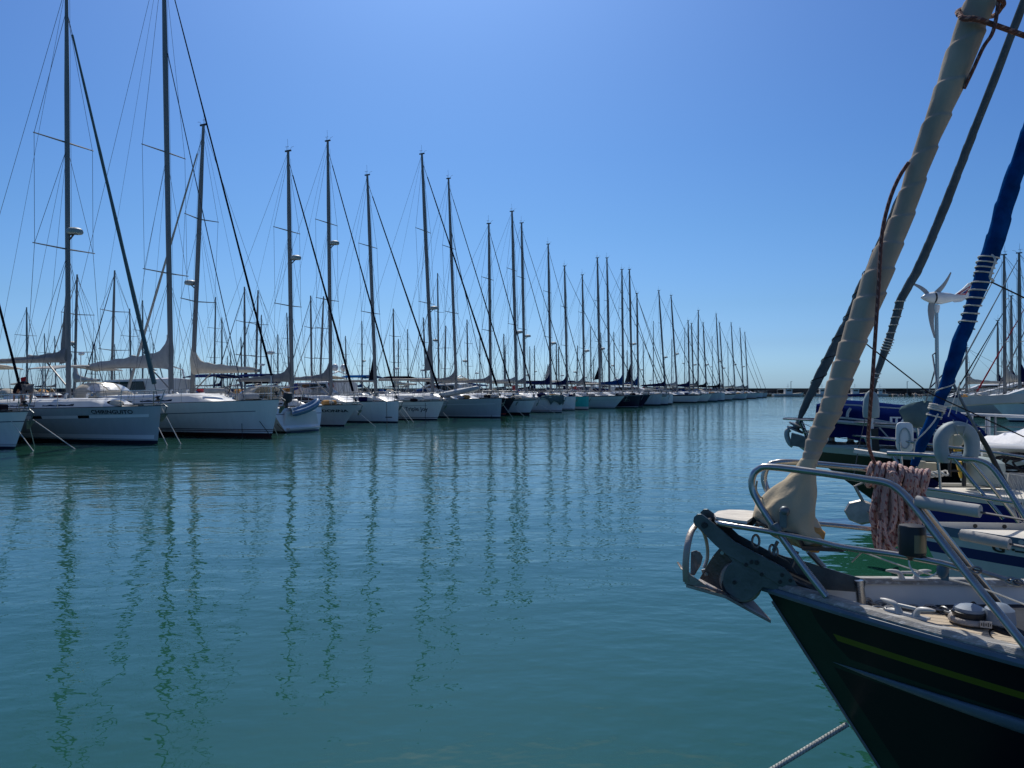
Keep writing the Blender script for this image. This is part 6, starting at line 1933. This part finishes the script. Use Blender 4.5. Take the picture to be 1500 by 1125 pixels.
def wind_generator():
    Y = B_.W(B_.P(1372, 660, 0)).y
    base = at(1373, 660, Y)
    k = Y / F
    hub = at(1369, 436, Y)
    o = empty("wind_generator", (base.x, Y, 0), 0, "white three bladed wind generator with a tail fin on a steel pole", "wind generator")
    def Q(px, py, dy=0): p = at(px, py, Y); return Vector((p.x - base.x, dy, p.z))
    m = MB(); m.tube([Q(1374, 672), Q(1373, 560), Q(1371.5, 446)], .028, 10); m.build("pole", 'steel', o)
    m = MB(); m.tube([Q(1371, 516), Q(1366, 520), Q(1350, 592, -.5)], .012, 6); m.build("pole_strut", 'steel_dull', o)
    m = MB(); m.tube([Q(1373, 516), Q(1386, 540, .3), Q(1398, 592, .8)], .012, 6); m.build("pole_strut", 'steel_dull', o)
    m = MB(); m.lathe([(.035, -.12), (.05, -.05), (.05, 0)], Q(1371.5, 447), seg=12); m.build("yaw_head", 'white_plastic', o)
    # body and tail lie along +x
    m = MB(); rings = []
    for px, py, hz, wy in ((1349, 436, 1, .01), (1354, 435.5, 4.5, .045), (1362, 436, 7.5, .07), (1369, 436, 9, .085), (1378, 437, 8.8, .08), (1390, 436, 7, .06), (1398, 436, 5, .03), (1410, 436, 4.5, .015)):
        rings.append([Q(px, py) + Vector((0, math.cos(a) * wy, math.sin(a) * hz * k)) for a in [2 * PI * q / 16 for q in range(16)]])
    m.loft(rings); m.build("nacelle", 'white_plastic', o, smooth=1.0)
    m = MB(); m.lathe([(8.3 * k, -.012), (8.8 * k, 0), (8.3 * k, .012)], Q(1368, 436), (1, 0, 0), 18); m.build("collar", 'rubber_black', o)
    m = MB(); fin = [(1388, 438), (1398, 432), (1410, 423), (1418, 415), (1426, 412), (1432, 412), (1426, 426), (1416, 437), (1408, 442), (1399, 443)]
    m.prism([Q(*q) for q in fin], (0, .02, 0)); f = m.build("tail_fin", 'white_plastic', o, smooth=0)
    for pts, mt, dy in (([(1401, 431), (1422, 418), (1414, 432)], 'red', .012), ([(1405, 430.4), (1419, 421), (1413, 430.5)], 'white_plastic', .015), ([(1408, 430), (1417, 424), (1413, 430)], 'flag_blue', .018)):
        m = MB(); m.prism([Q(*q, -dy) for q in pts], (0, .004, 0)); m.build("fin_mark", mt, f, smooth=0)
    for (tx, ty, w) in ((1333, 414, .055), (1393, 399, .055), (1369, 495, .06)):
        m = MB(); c = Q(1365, 436, 0); tip = Q(tx, ty, 0)
        d = (tip - c); L_ = d.length; d.normalize(); s = Vector((d.z, 0, -d.x)); rings = []
        for i in range(9):
            t = i / 8; ww = w * (1.0 - .8 * t) * (.6 + .4 * sm(t * 5)); tw = .5 * (1 - t)
            p = c + d * (L_ * (.08 + .92 * t)) + s * .03 * math.sin(PI * t)
            rings.append([p + s * ww * q + Vector((0, tw * ww * q + th, 0)) for q, th in ((-1, 0), (-.3, .012 * (1 - t) + .003), (1, 0), (-.3, -.012 * (1 - t) - .003))])
        m.loft(rings); m.build("blade", 'blade_grey', o, smooth=.8)
mk('blade_grey', (.30, .31, .31), .45, 0, var=.08)
wind_generator()

# --- right edge: covered boat, gangway beam, distant yachts
def right_side():
    # white tarpaulin covered boat
    c = at(1506, 640, 9.5)
    o = empty("covered_boat", (c.x + .25, c.y, 0), R(150), "boat under a crumpled white tarpaulin cut by the right edge", "boat")
    m = MB(); rings = []
    rn = random.Random(6)
    for i in range(19):
        t = i / 18; w = .85 * math.sin(PI * (.5 * min(1, .06 + t * 1.7))) ; zt = 1.30 + .55 * sm(t * 1.5)
        x = 1.0 - 3.2 * t
        rings.append([(x, math.cos(PI * k / 12) * w, 1.15 + (zt - 1.12) * math.sin(PI * k / 12) ** .75 + .03 * math.sin(k * 2.2 + i * 1.3) + .02 * math.sin(i * 2.7 + k)) for k in range(13)])
    m.loft(rings, closed=False, caps=False); m.build("tarpaulin", pm("tarpaulin_white", (.62, .63, .66), .6, var=.12, vs=6, bump=1.0, bs=9), o, smooth=1.2)
    h = Hull(5, 1.9, 1.15, 1.1, rake=.5, tau=1.5); hb = h.build(hull_mat("hull_small_white", WH, [], .3), o, 12, 6); hb.location = (.55, 0, 0)
    # white pipe railing with stanchions standing on the deck edge
    m = MB()
    a = at(1396, 606, 11.5); b = at(1520, 611, 10.5)
    m.tube([a, b], .022, 8)
    o = m.build("top_rail", 'mast_white'); root = empty("guard_rail", (0, 0, 0), 0, "white pipe guard rail with two posts above the pale boards", "railing"); o.parent = root
    for px, y1, w, Y in ((1423, 660, .024, 11.3), (1447, 668, .034, 11.1), (1458, 664, .015, 11.0)):
        T("post", [at(px, 606 + (px - 1396) * .04 - (3 if px == 1458 else 0), Y), at(px, y1, Y)], w, 'mast_white' if px != 1458 else 'galvanised', root, 8)
    T("pipe", [at(1405, 640, 10.6), at(1445, 650, 10.3), at(1520, 668, 9.9)], .035, 'pvc_grey', root, 8)
    # long aluminium gangway beam
    root = empty("gangway", (0, 0, 0), 0, "long pale metal gangway beam crossing above the water at the right edge", "gangway")
    a = at(1384, 590, 30); b = at(1530, 582, 25)
    m = MB(); m.beam(a, b, .9, .30); m.build("beam", pm("gangway_metal", (.42, .40, .38), .55, var=.12, vs=1.2), root, smooth=0)
    m = MB(); m.beam(a + Vector((0, -.46, .17)), b + Vector((0, -.46, .17)), .06, .05); m.build("kerb", 'gel_white', root, smooth=0)
    q = at(1384, 590, 30)
    m = MB(); m.box((q.x + .3, q.y, .3), (1.6, 2.2, .5)); m.build("float", 'concrete', root, smooth=0); m = MB(); m.box((at(1528, 582, 25).x, 25, .3), (1.8, 2.4, .5)); m.build("float", 'concrete', root, smooth=0)
    # distant yachts on the right
    rn = random.Random(21)
    lab = {}
    data = [ # mast base px, top px, ytop, depth, heading offset, hull colour, furl, label
        (1472, 1481, 373, 58, 0, (.30, .36, .40), 'canvas_cream', "tall grey masted yacht with a raked headsail right of the blue furled sail", 'mast_grey'),
        (1494, 1496, 371, 55, 0, (.45, .50, .53), 'canvas_lightgrey', "pale masted yacht nearest the right edge among the distant boats", 'mast_white'),
        (1482, 1482, 434, 72, 0, WH, 'canvas_black', "shorter dark masted yacht between the two tall masts at the right edge", 'mast_wood'),
        (1416, 1414, 510, 78, 0, WH, 'canvas_navy', "distant yacht with a short thin mast just right of the blue furled sail", 'mast_grey'),
        (1506, 1504, 440, 64, 0, WH, 'canvas_red', "distant yacht with a red furled headsail at the right edge", 'mast_grey'),
        (1462, 1460, 470, 88, 0, WH, 'canvas_grey', "small distant yacht left of the tall grey mast on the right", 'mast_grey'),
        (1530, 1530, 420, 70, 0, (.6, .6, .6), 'canvas_grey', "distant yacht just beyond the right edge", 'mast_grey')]
    for i, (xb, xt, yt, D, a0, col, fc, label, mm) in enumerate(data):
        p = at(xb, 572, D); p.z = 0
        ang = BA + R(rn.uniform(-4, 4)); L = 12 if i < 3 else 9.5
        d = Vector((math.cos(ang), math.sin(ang), 0))
        b = p - d * (-L * .38)
        s, mh = mast_dims(b, ang, -L * .38, xb, xt, yt)
        h = Hull(L, L * .31, 1.4, 1.2, rake=.5, tau=2.4)
        yacht("sailing_yacht", label, b, ang, h, hull_mat("hull_paint_right", col, [('w', .06, .16, NAVY)], .3), -L * .38, mh, 0, md=.26, det=2 if i < 3 else 1, cover=rn.choice(['canvas_grey', 'canvas_navy', 'canvas_cream']), boom=4, furl=fc, furl_r=.07,
              group="distant sailing boats at the right edge", hood=rn.choice(['canvas_navy', 'canvas_black', 'canvas_grey']), wr=.014, anchor=False, csz=.5)
    for px, D, lb, L in ((1425, 66, "pale motor boat with a long cabin just above the left part of the gangway beam", 11), (1462, 62, "motor boat with dark windows above the middle of the gangway beam", 11), (1498, 60, "motor boat above the gangway beam touching the right edge", 11), (1440, 70, "white motor boat among the distant boats below the thin mast", 10), (1400, 85, "dark canopied motor boat at the left end of the distant boats on the right", 9), (1478, 48, "white motor boat in front of the distant masts at the right edge", 8)):
        motor_yacht(lb, at(px, 572, D) * Vector((1, 1, 0)) if False else Vector((at(px, 572, D).x, D, 0)), BA, L, hcol=WH, domes=False, group="distant motor boats at the right edge")
    # round white mooring buoy
    q = on_water(1482, 609)
    m = MB(); m.ell((0, 0, .25), (.42, .42, .36), 14); m.tube([(0, 0, .55), (.3, 0, .95), (.9, .2, 1.6)], .03, 5)
    o = m.build("mooring_buoy", 'gel_white'); o.location = q; tag(o, "round white buoy on the water below the gangway beam", "buoy")
    m = MB()
    a = Vector((at(1385, 572, 96).x, 96, .35)); b = Vector((at(1560, 572, 60).x, 62, .35))
    m.beam(a, b, 2.4, .5); tag(m.build("pontoon", 'concrete', smooth=0), "low pontoon among the distant boats on the right", "pontoon")
right_side()
